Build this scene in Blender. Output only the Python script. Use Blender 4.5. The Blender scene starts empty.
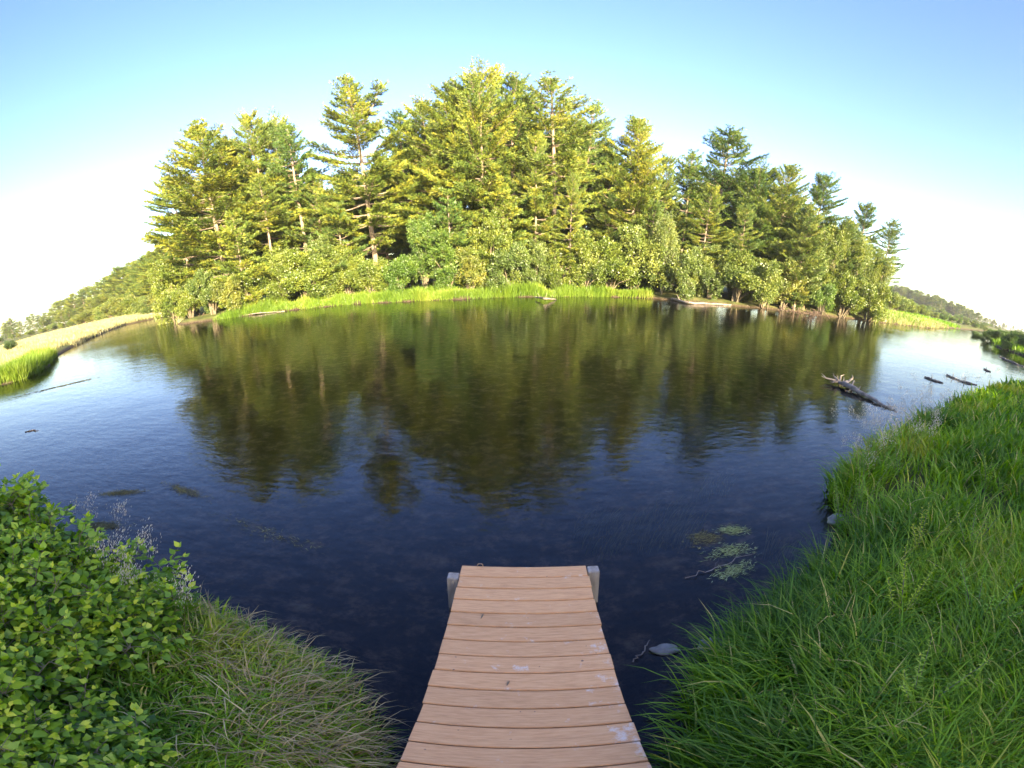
import bpy, math, random
import numpy as np
from math import radians, sin, cos, tan, pi, atan2, hypot

random.seed(7)
rng = np.random.default_rng(11)
scene = bpy.context.scene
COL = scene.collection

# ------------------------------------------------------------------ camera numbers
SCALE = 7.7                 # pixels per degree of the panorama
PITCH = radians(15.2)
EYE = 2.7                   # metres above the river
CX = 524.0

def ray(px, py):
    lam = radians((px - CX) / SCALE); phi = radians((384 - py) / SCALE)
    f = cos(phi) * cos(lam); r = cos(phi) * sin(lam); u = sin(phi)
    return (r, f * cos(PITCH) + u * sin(PITCH), u * cos(PITCH) - f * sin(PITCH))

def at(px, py, z=0.0):
    x, y, w = ray(px, py); t = (z - EYE) / w
    return (x * t, y * t)

def top_at(px, py, dist):
    """where the top of a thing standing dist metres away is"""
    x, y, w = ray(px, py); h = hypot(x, y)
    return (x / h * dist, y / h * dist, EYE + w / h * dist)

# ------------------------------------------------------------------ terrain
NEAR = [(-400, -190), (-120, -58), (-30, -10), (-10, .2), (-6.2, 1.5), (-5.2, 2.1), (-4.2, 1.85), (-3.2, 1.85), (-2.5, 2.05), (-1.95, 2.0),
        (-1.45, 1.92), (-1.1, 1.75), (-.82, 1.4), (-.66, 1.0), (-.45, .55), (.42, .5), (.72, .95), (.98, 1.5), (1.3, 1.9), (1.7, 2.1), (2.15, 2.45),
        (2.8, 2.65), (3.3, 2.95), (3.6, 3.4), (3.9, 4.1), (5, 4.75), (6.5, 5.5), (9, 6.3), (12, 7.6), (16.8, 8.6), (22.3, 10.0),
        (34, 12), (45, 18), (50, 24), (54, 30), (75, 43), (100, 57), (150, 80), (300, 140), (600, 260)]
FAR = [(600, 300), (300, 158), (150, 90), (100, 67), (75, 55), (60, 46.5), (54, 45), (48, 43), (43, 42), (38, 41.5), (32, 40), (26.5, 41), (20, 40.2), (16, 41),
       (12.5, 42.6), (8, 42), (3, 40), (-.4, 39.6), (-5, 37.8), (-10.6, 37.4), (-15, 38.3), (-20.7, 37.4), (-24, 36.6), (-27.5, 35.2), (-31, 35),
       (-33.5, 34.5), (-36, 36.5), (-38.5, 41), (-44, 48), (-52, 57), (-58, 60), (-63, 58), (-66, 53), (-58, 43), (-48, 32), (-39, 23), (-33, 18),
       (-29, 15.5), (-26, 13), (-24.3, 11), (-25.5, 8.5), (-32, 5), (-60, -2), (-120, -25), (-400, -120)]
RIV = np.array(NEAR + FAR, float)

def sdist(P):
    """signed distance to the river's edge, positive on land"""
    P = np.asarray(P, float); n = len(RIV)
    best = np.full(len(P), 1e18); inside = np.zeros(len(P), bool)
    for i in range(n):
        a = RIV[i]; b = RIV[(i + 1) % n]; e = b - a; w = P - a
        t = np.clip((w @ e) / (e @ e), 0, 1)
        d = w - t[:, None] * e; best = np.minimum(best, (d * d).sum(1))
        c = (a[1] > P[:, 1]) != (b[1] > P[:, 1])
        if abs(e[1]) > 1e-9:
            inside ^= c & (P[:, 0] < e[0] * (P[:, 1] - a[1]) / e[1] + a[0])
    s = np.sqrt(best); s[inside] *= -1
    return s

def vnoise(P, sc, seed=0):
    """cheap smooth noise"""
    x = P[:, 0] / sc; y = P[:, 1] / sc
    xi = np.floor(x).astype(np.int64); yi = np.floor(y).astype(np.int64); fx = x - xi; fy = y - yi
    fx = fx * fx * (3 - 2 * fx); fy = fy * fy * (3 - 2 * fy)
    def h(a, b):
        v = (a * 374761393 + b * 668265263 + seed * 362437) & 0x7fffffff
        v = ((v ^ (v >> 13)) * 1274126177) & 0x7fffffff
        return (v % 100003) / 100003.0
    return (h(xi, yi) * (1 - fx) + h(xi + 1, yi) * fx) * (1 - fy) + (h(xi, yi + 1) * (1 - fx) + h(xi + 1, yi + 1) * fx) * fy

def height(P):
    P = np.asarray(P, float).reshape(-1, 2)
    s = sdist(P); r = np.hypot(P[:, 0], P[:, 1])
    wob = (vnoise(P, 1.1, 3) - .5) * np.clip(r / 6, .25, 1.5) * .6
    s = s + wob * .5
    land = .24 * np.tanh(np.maximum(s, 0) / .25) + .55 * (1 - np.exp(-np.maximum(s, 0) / 5.)) + (vnoise(P, .7, 5) - .5) * .10 * np.clip(s, 0, 1)
    land += np.clip((r - 60) / 300, 0, 1) * 1.5 * np.clip(s / 20, 0, 1)
    wat = -.22 * np.tanh(np.maximum(-s, 0) / .3) - .9 * (1 - np.exp(np.minimum(s, 0) / 3.5)) + (vnoise(P, .5, 8) - .5) * .08
    return np.where(s > 0, land, np.minimum(wat, -.02 - .0 * s))

def hz(x, y): return float(height([(x, y)])[0])

# ------------------------------------------------------------------ mesh helpers
def np_mesh(name, V, F, mats, tint=None, smooth=False, midx=None):
    """V (n,3); F (m,k) array or list of such arrays"""
    Fs = F if isinstance(F, list) else [F]
    Fs = [f for f in Fs if len(f)]
    me = bpy.data.meshes.new(name)
    V = np.asarray(V, np.float32)
    me.vertices.add(len(V)); me.vertices.foreach_set('co', V.ravel())
    loops = np.concatenate([np.asarray(f, np.int32).ravel() for f in Fs])
    tot = np.concatenate([np.full(len(f), f.shape[1], np.int32) for f in Fs])
    st = np.concatenate([[0], np.cumsum(tot)[:-1]]).astype(np.int32)
    me.loops.add(len(loops)); me.loops.foreach_set('vertex_index', loops)
    me.polygons.add(len(tot)); me.polygons.foreach_set('loop_start', st); me.polygons.foreach_set('loop_total', tot)
    if smooth: me.polygons.foreach_set('use_smooth', np.ones(len(tot), bool))
    for m in (mats if isinstance(mats, (list, tuple)) else [mats]): me.materials.append(m)
    if midx is not None: me.polygons.foreach_set('material_index', np.asarray(midx, np.int32))
    if tint is not None:
        a = me.attributes.new('tint', 'FLOAT', 'POINT'); a.data.foreach_set('value', np.asarray(tint, np.float32))
    me.update(calc_edges=True)
    return me

def link(name, me, parent=None, loc=(0, 0, 0), rot=(0, 0, 0), sc=(1, 1, 1), color=None):
    o = bpy.data.objects.new(name, me); COL.objects.link(o)
    o.location = loc; o.rotation_euler = rot; o.scale = sc
    if parent: o.parent = parent
    if color: o.color = (*color, 1)
    return o

def tag(o, label=None, cat=None, group=None, kind=None):
    if label: o['label'] = label
    if cat: o['category'] = cat
    if group: o['group'] = group
    if kind: o['kind'] = kind
    return o

class Tubes:
    """a heap of tapering tubes that becomes one mesh"""
    def __init__(s, sides=6): s.V = []; s.F = []; s.T = []; s.n = 0; s.k = sides
    def add(s, pts, rad, k=None, cap=True):
        k = k or s.k; pts = np.asarray(pts, float); rad = np.asarray(rad, float)
        t = np.gradient(pts, axis=0); t /= np.linalg.norm(t, axis=1)[:, None] + 1e-9
        ref = np.array([0, 0, 1.]) if abs(t[0][2]) < .8 else np.array([1., 0, 0])
        u = np.cross(t, ref); u /= np.linalg.norm(u, axis=1)[:, None] + 1e-9
        v = np.cross(t, u); a = np.arange(k) * 2 * pi / k
        ring = pts[:, None] + rad[:, None, None] * (np.cos(a)[None, :, None] * u[:, None] + np.sin(a)[None, :, None] * v[:, None])
        s.V.append(ring.reshape(-1, 3)); m = len(pts)
        i = np.arange(m - 1)[:, None] * k; j = np.arange(k)[None]; jn = (j + 1) % k
        q = np.stack([i + j, i + jn, i + k + jn, i + k + j], -1).reshape(-1, 4) + s.n
        s.F.append(q)
        if cap and k == 4:
            pass
        s.n += m * k
        if cap:
            for e in (0, m - 1):
                s.V.append(pts[e][None]); b = s.n - (m * k) - (0 if e == 0 else 1) + e * k
                c = s.n
                jj = np.arange(k)
                tri = np.stack([np.full(k, c), b + jj, b + (jj + 1) % k], -1)
                s.T.append(tri); s.n += 1
    def mesh(s, name, mat, smooth=True):
        return np_mesh(name, np.concatenate(s.V), [np.concatenate(s.F)] + ([np.concatenate(s.T)] if s.T else []), mat, smooth=smooth)

def nrm(a): return a / (np.linalg.norm(a, axis=-1, keepdims=True) + 1e-9)

def blades(P, D, nb, ln, wd, spread, up, R, tint=None):
    """nb thin triangles fanned about direction D from every point P"""
    n = len(P); P = np.repeat(P, nb, 0); D = np.repeat(D, nb, 0)
    d = nrm(D + R.normal(0, spread, (n * nb, 3)) + np.array([0, 0, up]))
    L = R.uniform(*ln, (n * nb, 1)); w = nrm(np.cross(d, R.normal(0, 1, (n * nb, 3)))) * R.uniform(*wd, (n * nb, 1)) * .5
    base = P + R.normal(0, .04, P.shape)
    mid = base + d * L * .45
    V = np.stack([base, mid - w, base + d * L, mid + w], 1).reshape(-1, 3)
    F = np.arange(n * nb * 4).reshape(-1, 4)
    t = np.repeat(R.uniform(0, 1, n) if tint is None else tint, nb * 4)
    return V, F, t

# ------------------------------------------------------------------ materials
def mat(name):
    m = bpy.data.materials.new(name); m.use_nodes = True; nt = m.node_tree; nt.nodes.clear()
    out = nt.nodes.new('ShaderNodeOutputMaterial')
    return m, nt, out

def N(nt, t, **kw):
    n = nt.nodes.new(t)
    for k, v in kw.items(): setattr(n, k, v)
    return n

def ramp(nt, stops, src):
    r = N(nt, 'ShaderNodeValToRGB'); e = r.color_ramp.elements
    e[0].position, e[0].color = stops[0][0], (*stops[0][1], 1); e[1].position, e[1].color = stops[-1][0], (*stops[-1][1], 1)
    for p, c in stops[1:-1]:
        x = e.new(p); x.color = (*c, 1)
    nt.links.new(src, r.inputs[0]); return r.outputs[0]

def leaf_mat(name, stops, trans=.3, gloss=.04, usecolor=True, rough=.45):
    m, nt, out = mat(name); L = nt.links.new
    a = N(nt, 'ShaderNodeAttribute', attribute_name='tint')
    col = ramp(nt, stops, a.outputs['Fac'])
    if usecolor:
        oi = N(nt, 'ShaderNodeObjectInfo'); mx = N(nt, 'ShaderNodeMix', data_type='RGBA', blend_type='MULTIPLY'); mx.inputs[0].default_value = 1
        L(col, mx.inputs[6]); L(oi.outputs['Color'], mx.inputs[7]); col = mx.outputs[2]
    d = N(nt, 'ShaderNodeBsdfDiffuse'); t = N(nt, 'ShaderNodeBsdfTranslucent'); g = N(nt, 'ShaderNodeBsdfGlossy'); g.inputs['Roughness'].default_value = rough
    L(col, d.inputs[0])
    hs = N(nt, 'ShaderNodeHueSaturation'); hs.inputs['Saturation'].default_value = 1.15; hs.inputs['Value'].default_value = 1.25
    L(col, hs.inputs['Color']); L(hs.outputs[0], t.inputs[0])
    m1 = N(nt, 'ShaderNodeMixShader'); m1.inputs[0].default_value = trans; L(d.outputs[0], m1.inputs[1]); L(t.outputs[0], m1.inputs[2])
    m2 = N(nt, 'ShaderNodeMixShader'); m2.inputs[0].default_value = gloss; L(m1.outputs[0], m2.inputs[1]); L(g.outputs[0], m2.inputs[2])
    L(m2.outputs[0], out.inputs[0]); return m

def rough_mat(name, stops, scale=4, detail=6, rough=.85, bump=.3, stretch=(1, 1, 1), bscale=None, spec=.3):
    m, nt, out = mat(name); L = nt.links.new
    tc = N(nt, 'ShaderNodeTexCoord'); mp = N(nt, 'ShaderNodeMapping'); mp.inputs['Scale'].default_value = stretch
    L(tc.outputs['Object'], mp.inputs[0])
    n = N(nt, 'ShaderNodeTexNoise'); n.inputs['Scale'].default_value = scale; n.inputs['Detail'].default_value = detail; L(mp.outputs[0], n.inputs['Vector'])
    col = ramp(nt, stops, n.outputs[0])
    b = N(nt, 'ShaderNodeBsdfPrincipled'); b.inputs['Roughness'].default_value = rough; b.inputs['Specular IOR Level'].default_value = spec
    L(col, b.inputs['Base Color'])
    n2 = N(nt, 'ShaderNodeTexNoise'); n2.inputs['Scale'].default_value = bscale or scale * 3; n2.inputs['Detail'].default_value = 8; L(mp.outputs[0], n2.inputs['Vector'])
    bp = N(nt, 'ShaderNodeBump'); bp.inputs['Strength'].default_value = bump; bp.inputs['Distance'].default_value = .03
    L(n2.outputs[0], bp.inputs['Height']); L(bp.outputs[0], b.inputs['Normal']); L(b.outputs[0], out.inputs[0])
    return m

M_needle = leaf_mat('pine_needles', [(0, (.04, .085, .026)), (.5, (.10, .155, .032)), (1, (.26, .275, .045))], .14, .03)
M_leaf = leaf_mat('broad_leaves', [(0, (.04, .08, .018)), (.5, (.10, .15, .03)), (1, (.20, .235, .05))], .32, .05)
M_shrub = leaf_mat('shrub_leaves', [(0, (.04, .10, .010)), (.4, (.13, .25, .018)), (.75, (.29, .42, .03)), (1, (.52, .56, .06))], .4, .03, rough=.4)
M_grass = leaf_mat('grass_blades', [(0, (.03, .085, .006)), (.4, (.09, .20, .012)), (.8, (.22, .37, .02)), (.93, (.36, .36, .05)), (1, (.52, .43, .18))], .42, .02, rough=.4)
M_sedge = leaf_mat('sunny_sedge', [(0, (.09, .17, .02)), (.6, (.17, .26, .03)), (1, (.30, .32, .06))], .35, .03)
M_hay = leaf_mat('meadow_hay', [(0, (.17, .21, .06)), (.5, (.33, .31, .14)), (1, (.46, .40, .24))], .3, .03)
M_straw = leaf_mat('dead_straw', [(0, (.13, .085, .03)), (.5, (.30, .22, .08)), (1, (.48, .38, .17))], .15, .05)
M_seed = leaf_mat('seed_heads', [(0, (.35, .30, .22)), (1, (.62, .54, .42))], .3, .03)
M_weed = leaf_mat('river_weed', [(0, (.05, .045, .015)), (.6, (.12, .10, .03)), (1, (.25, .24, .08))], .2, .03)
M_algae = leaf_mat('floating_algae', [(0, (.10, .11, .03)), (.5, (.22, .27, .06)), (1, (.4, .45, .2))], .2, .05)
M_root = rough_mat('wet_roots', [(.3, (.035, .025, .018)), (.6, (.10, .065, .045)), (.75, (.2, .13, .09))], 6, 6, .8, .5)
M_bark = rough_mat('pine_bark', [(.3, (.13, .095, .07)), (.6, (.27, .21, .155)), (.75, (.36, .30, .24))], 5, 6, .9, .6, (1, 1, .25))
M_stem = rough_mat('shrub_stems', [(.3, (.10, .08, .055)), (.7, (.22, .18, .12))], 12, 4, .85, .2)
M_drift = rough_mat('driftwood', [(.3, (.09, .07, .055)), (.55, (.22, .18, .145)), (.75, (.36, .31, .26))], 6, 8, .8, .6, (1, 1, 1))
M_rock = rough_mat('river_stone', [(.3, (.11, .10, .085)), (.6, (.24, .22, .19)), (.8, (.38, .35, .31))], 9, 8, .6, .5, spec=.5)
M_post = rough_mat('grey_weathered_timber', [(.3, (.20, .175, .145)), (.6, (.36, .33, .29)), (.8, (.5, .47, .43))], 14, 8, .85, .5, (1, 1, .15))
M_metal = rough_mat('rusty_iron', [(.3, (.22, .12, .07)), (.7, (.45, .33, .22))], 30, 4, .5, .2)
M_metal.node_tree.nodes['Principled BSDF'].inputs['Metallic'].default_value = .5

def ground_mat():
    m, nt, out = mat('ground_earth'); L = nt.links.new
    geo = N(nt, 'ShaderNodeNewGeometry'); sep = N(nt, 'ShaderNodeSeparateXYZ'); L(geo.outputs['Position'], sep.inputs[0])
    n = N(nt, 'ShaderNodeTexNoise'); n.inputs['Scale'].default_value = .9; n.inputs['Detail'].default_value = 10; L(geo.outputs['Position'], n.inputs['Vector'])
    n3 = N(nt, 'ShaderNodeTexNoise'); n3.inputs['Scale'].default_value = 7; n3.inputs['Detail'].default_value = 8; L(geo.outputs['Position'], n3.inputs['Vector'])
    land = ramp(nt, [(.3, (.045, .05, .018)), (.5, (.075, .09, .025)), (.7, (.13, .12, .05))], n.outputs[0])
    mud = ramp(nt, [(.3, (.03, .022, .015)), (.55, (.075, .055, .035)), (.75, (.15, .12, .08))], n3.outputs[0])
    far = N(nt, 'ShaderNodeTexNoise'); far.inputs['Scale'].default_value = .06; far.inputs['Detail'].default_value = 6; L(geo.outputs['Position'], far.inputs['Vector'])
    n5 = N(nt, 'ShaderNodeTexNoise'); n5.inputs['Scale'].default_value = 3.4; n5.inputs['Detail'].default_value = 9; n5.inputs['Roughness'].default_value = .68; L(geo.outputs['Position'], n5.inputs['Vector'])
    bed = ramp(nt, [(.36, (.015, .014, .010)), (.50, (.045, .035, .024)), (.60, (.14, .10, .06)), (.75, (.28, .24, .14))], n5.outputs[0])
    mr = N(nt, 'ShaderNodeMapRange'); mr.inputs[1].default_value = .08; mr.inputs[2].default_value = .3; L(sep.outputs[2], mr.inputs[0])
    mx = N(nt, 'ShaderNodeMix', data_type='RGBA'); L(mr.outputs[0], mx.inputs[0]); L(mud, mx.inputs[6]); L(land, mx.inputs[7])
    mr2 = N(nt, 'ShaderNodeMapRange'); mr2.inputs[1].default_value = -.35; mr2.inputs[2].default_value = -.05; L(sep.outputs[2], mr2.inputs[0])
    mx2 = N(nt, 'ShaderNodeMix', data_type='RGBA'); L(mr2.outputs[0], mx2.inputs[0]); L(bed, mx2.inputs[6]); L(mx.outputs[2], mx2.inputs[7])
    b = N(nt, 'ShaderNodeBsdfPrincipled'); b.inputs['Roughness'].default_value = .95; b.inputs['Specular IOR Level'].default_value = .1
    L(mx2.outputs[2], b.inputs['Base Color'])
    bp = N(nt, 'ShaderNodeBump'); bp.inputs['Strength'].default_value = .7; bp.inputs['Distance'].default_value = .06; L(n3.outputs[0], bp.inputs['Height']); L(bp.outputs[0], b.inputs['Normal'])
    L(b.outputs[0], out.inputs[0]); return m

def water_mat():
    m, nt, out = mat('river_water'); L = nt.links.new
    tc = N(nt, 'ShaderNodeNewGeometry')
    def nz(scale, sx, sy, det, dist, prev=None, strength=1, rot=20):
        mp = N(nt, 'ShaderNodeMapping'); mp.inputs['Scale'].default_value = (sx, sy, 1); mp.inputs['Rotation'].default_value = (0, 0, radians(rot))
        L(tc.outputs['Position'], mp.inputs[0])
        n = N(nt, 'ShaderNodeTexNoise'); n.inputs['Scale'].default_value = scale; n.inputs['Detail'].default_value = det; n.inputs['Roughness'].default_value = .5
        L(mp.outputs[0], n.inputs['Vector'])
        b = N(nt, 'ShaderNodeBump'); b.inputs['Strength'].default_value = strength; b.inputs['Distance'].default_value = dist
        L(n.outputs[0], b.inputs['Height'])
        if prev: L(prev, b.inputs['Normal'])
        return b
    # patches of wind: where the ripples are stronger
    pn = N(nt, 'ShaderNodeTexNoise'); pn.inputs['Scale'].default_value = .16; pn.inputs['Detail'].default_value = 3; L(tc.outputs['Position'], pn.inputs['Vector'])
    pr = N(nt, 'ShaderNodeMapRange'); pr.inputs[1].default_value = .38; pr.inputs[2].default_value = .68; pr.inputs[3].default_value = .35; pr.inputs[4].default_value = 1.0; L(pn.outputs[0], pr.inputs[0])
    b1 = nz(.9, 1, 1.5, 2, .011, None, 1, 15)
    b2 = nz(3.4, 1, 1.9, 3, .0075, b1.outputs[0], 1, -25); L(pr.outputs[0], b2.inputs['Strength'])
    b3 = nz(11, 1, 1.7, 3, .0022, b2.outputs[0], 1, 30); L(pr.outputs[0], b3.inputs['Strength'])
    fr = N(nt, 'ShaderNodeFresnel'); fr.inputs['IOR'].default_value = 1.333; L(b3.outputs[0], fr.inputs['Normal'])
    g = N(nt, 'ShaderNodeBsdfGlossy'); g.inputs['Roughness'].default_value = .02; L(b3.outputs[0], g.inputs['Normal'])
    t = N(nt, 'ShaderNodeBsdfTransparent'); t.inputs[0].default_value = (.62, .59, .56, 1)
    mx = N(nt, 'ShaderNodeMixShader'); L(fr.outputs[0], mx.inputs[0]); L(t.outputs[0], mx.inputs[1]); L(g.outputs[0], mx.inputs[2])
    L(mx.outputs[0], out.inputs[0]); return m

# ------------------------------------------------------------------ the setting
def build_ground():
    nr, na = 520, 900
    r = np.concatenate([[.0], np.geomspace(.35, 4000, nr)]); a = np.arange(na) * 2 * pi / na
    X = r[1:, None] * np.cos(a); Y = r[1:, None] * np.sin(a)
    P = np.concatenate([[[0, 0]], np.stack([X, Y], -1).reshape(-1, 2)])
    V = np.column_stack([P, height(P)])
    i = 1 + np.arange(nr - 1)[:, None] * na; j = np.arange(na)[None]; jn = (j + 1) % na
    Q = np.stack([i + j, i + na + j, i + na + jn, i + jn], -1).reshape(-1, 4)
    T = np.stack([np.zeros(na, int), 1 + np.arange(na), 1 + (np.arange(na) + 1) % na], -1)
    o = link('ground', np_mesh('ground', V, [Q, T], ground_mat(), smooth=True)); tag(o, kind='structure')
    n = 96; a = np.arange(n) * 2 * pi / n
    V = np.column_stack([3000 * np.cos(a), 3000 * np.sin(a), np.zeros(n)])
    o = link('water', np_mesh('water', V, np.arange(n)[None], water_mat())); tag(o, kind='structure')
build_ground()

# ------------------------------------------------------------------ pines
def pine(seed, H=22., base=.25, spread=4.2, shape=.75, rise=.15, gap=.7, per=5, dens=1., fork=False, sparse=0., low_dead=True, lean=.0):
    R = np.random.default_rng(seed); tb = Tubes(6)
    z = np.linspace(0, H, 14); ph = R.uniform(0, 6.28)
    cx = lambda zz: .012 * H * np.sin(zz / H * 3 + ph) * zz / H + lean * zz
    cy = lambda zz: .012 * H * np.cos(zz / H * 4 + ph) * zz / H
    zz = z.copy(); zz[0] = -.6
    tb.add(np.column_stack([cx(z), cy(z), zz]), .012 * H * (1 - z / H) ** .8 + .02, 8)
    P, D = [], []
    def bough(p0, az, el, L, r0):
        b = np.array([cos(az) * cos(el), sin(az) * cos(el), sin(el)]); s = np.array([-sin(az), cos(az), 0])
        cv = R.uniform(.02, .16); sw = R.uniform(-.15, .15)
        f = lambda t: p0 + b * L * t + np.array([0, 0, cv * L]) * t * t - np.array([0, 0, .07 * L]) * sin(t * pi) + s * sw * L * t * t
        tt = np.linspace(0, 1, 5); tb.add(np.array([f(t) for t in tt]), r0 * (1 - tt * .85), 4, False)
        t0 = .32 if L > 2 else .15
        n = max(3, int(L * (1 - t0) / .25 * dens))
        for k in range(n):
            t = t0 + (1 - t0) * (k + R.uniform(0, .8)) / n; t = min(t, 1.)
            if R.random() < sparse: continue
            p = f(t); ls = (.40 * L * (1 - (t - t0) / (1 - t0) * .8) * min(1, .35 + (t - t0) * 3) + .16) * R.uniform(.6, 1.2)
            for sg in (-1, 1):
                dd = nrm(b * .75 + sg * s * R.uniform(.5, .95) + np.array([0, 0, R.uniform(.0, .22)]))
                m = max(1, int(ls / .27))
                for q in range(m):
                    P.append(p + dd * ls * (q + .8) / m); D.append(dd)
                if ls > .7 and R.random() < .3:
                    tb.add(np.array([p, p + dd * ls]), np.array([.018, .006]), 3, False)
            P.append(p + np.array([0, 0, .05])); D.append(nrm(b + np.array([0, 0, .5])))
    def crown(zb, zt, ax, ay, spr, sh, r_up=rise):
        h = zb
        while h < zt - .25:
            u = (h - zb) / (zt - zb)
            prof = spr * ((1 - u) ** sh) * (.5 + .5 * min(1, u / .22)) + .25
            k = per + R.integers(-1, 2); a0 = R.uniform(0, 6.28)
            skip = R.random() < .14
            for j in range(k):
                if skip and R.random() < .6: continue
                L = prof * R.choice([R.uniform(.45, .8), R.uniform(.85, 1.2)])
                el = r_up * .4 + .85 * u ** 1.8 + R.normal(0, .09)
                hh = h + R.uniform(-.15, .15)
                bough(np.array([ax(hh), ay(hh), hh]), a0 + j * 2 * pi / k + R.normal(0, .25), el, L, .012 * L + .012)
            h += gap * R.uniform(.75, 1.3) * (1 - .35 * u)
        for j in range(6): P.append(np.array([ax(zt), ay(zt), zt - .1 * j])); D.append(np.array([0, 0, 1.]))
    crown(H * base, H, cx, cy, spread, shape)
    if fork:
        z0 = H * .74; n = 7; t = np.linspace(0, 1, n)
        fx = lambda zz: float(cx(z0)) + 3.3 * min(1, max(0, (zz - z0) / (H * .19))) ** .6
        fy = lambda zz: float(cy(z0)) + .2
        zs = z0 + t * H * .19
        tb.add(np.array([[fx(q), fy(q), q] for q in zs]), .10 * (1 - t) + .02, 6)
        crown(z0 + H * .05, z0 + H * .19, fx, fy, 1.3, .4)
    if low_dead:
        for k in range(int(10)):
            h = R.uniform(.1, max(base, .16)) * H; az = R.uniform(0, 6.28); L = R.uniform(.6, 2.6)
            p = np.array([cx(h), cy(h), h]); e = p + np.array([cos(az) * L, sin(az) * L, R.uniform(-.3, .5)])
            tb.add(np.array([p, (p + e) / 2 + np.array([0, 0, .08]), e]), np.array([.035, .022, .006]), 3, False)
    P = np.array(P); D = np.array(D)
    # tint: clumps of older and younger needles
    ti = np.clip(vnoise(P[:, [0, 2]] + P[:, [1, 1]] * .7, 1.6, seed) * .6 + R.uniform(0, .45, len(P)), 0, 1)
    V, F, t = blades(P, D, 12, (.20, .42), (.038, .07), .42, .25, R, ti)
    return tb.mesh('trunk', M_bark), np_mesh('crown', V, F, M_needle, t), H

PINES = {
 'full':   pine(1, 22, .08, 6.6, .55, .10, .86, 7, 1.15),
 'layer':  pine(2, 24, .24, 6.4, .50, .02, 1.12, 7, 1.2),
 'slim':   pine(3, 22, .55, 3.8, .60, .15, .70, 5, 1.0, low_dead=True),
 'broad':  pine(4, 21, .16, 6.2, .42, .20, .92, 7, 1.2),
 'fork':   pine(5, 25, .20, 7.6, .80, .12, 1.02, 7, 1.25, fork=True),
 'flat':   pine(6, 22, .22, 6.2, .60, -.02, 1.25, 8, 1.2),
 'young':  pine(7, 11, .08, 4.0, .70, .03, .8, 6, 1.2, low_dead=False),
 'thin':   pine(8, 22, .32, 4.8, .55, .16, 1.0, 6, 1.1, sparse=.15),
}

def plant(kind, protos, names, x, y, topz, w, rot, label, cat, group=None, color=(1, 1, 1), tilt=(0, 0), bark=None):
    tm, cm, H = protos[kind]; z0 = hz(x, y); s = (topz - z0) / H
    e = bpy.data.objects.new(names[0], None); COL.objects.link(e); e.empty_display_size = .5
    e.location = (x, y, z0); e.rotation_euler = (tilt[0], tilt[1], rot); e.scale = (s * w, s * w, s)
    tag(e, label, cat, group)
    link(names[1], tm, e); link(names[2], cm, e, color=color)
    return e

def pine_at(px, py, dist, kind, w, rot, label, group=None, color=(1, 1, 1), tilt=(0, 0), name='pine_tree'):
    x, y, zt = top_at(px, py, dist)
    x -= tilt[1] * zt
    if 680 < px < 900: w *= 1.35
    return plant(kind, PINES, (name, 'trunk', 'crown'), x, y, zt, w, rot, label, 'pine tree', group, color, tilt)

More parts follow.
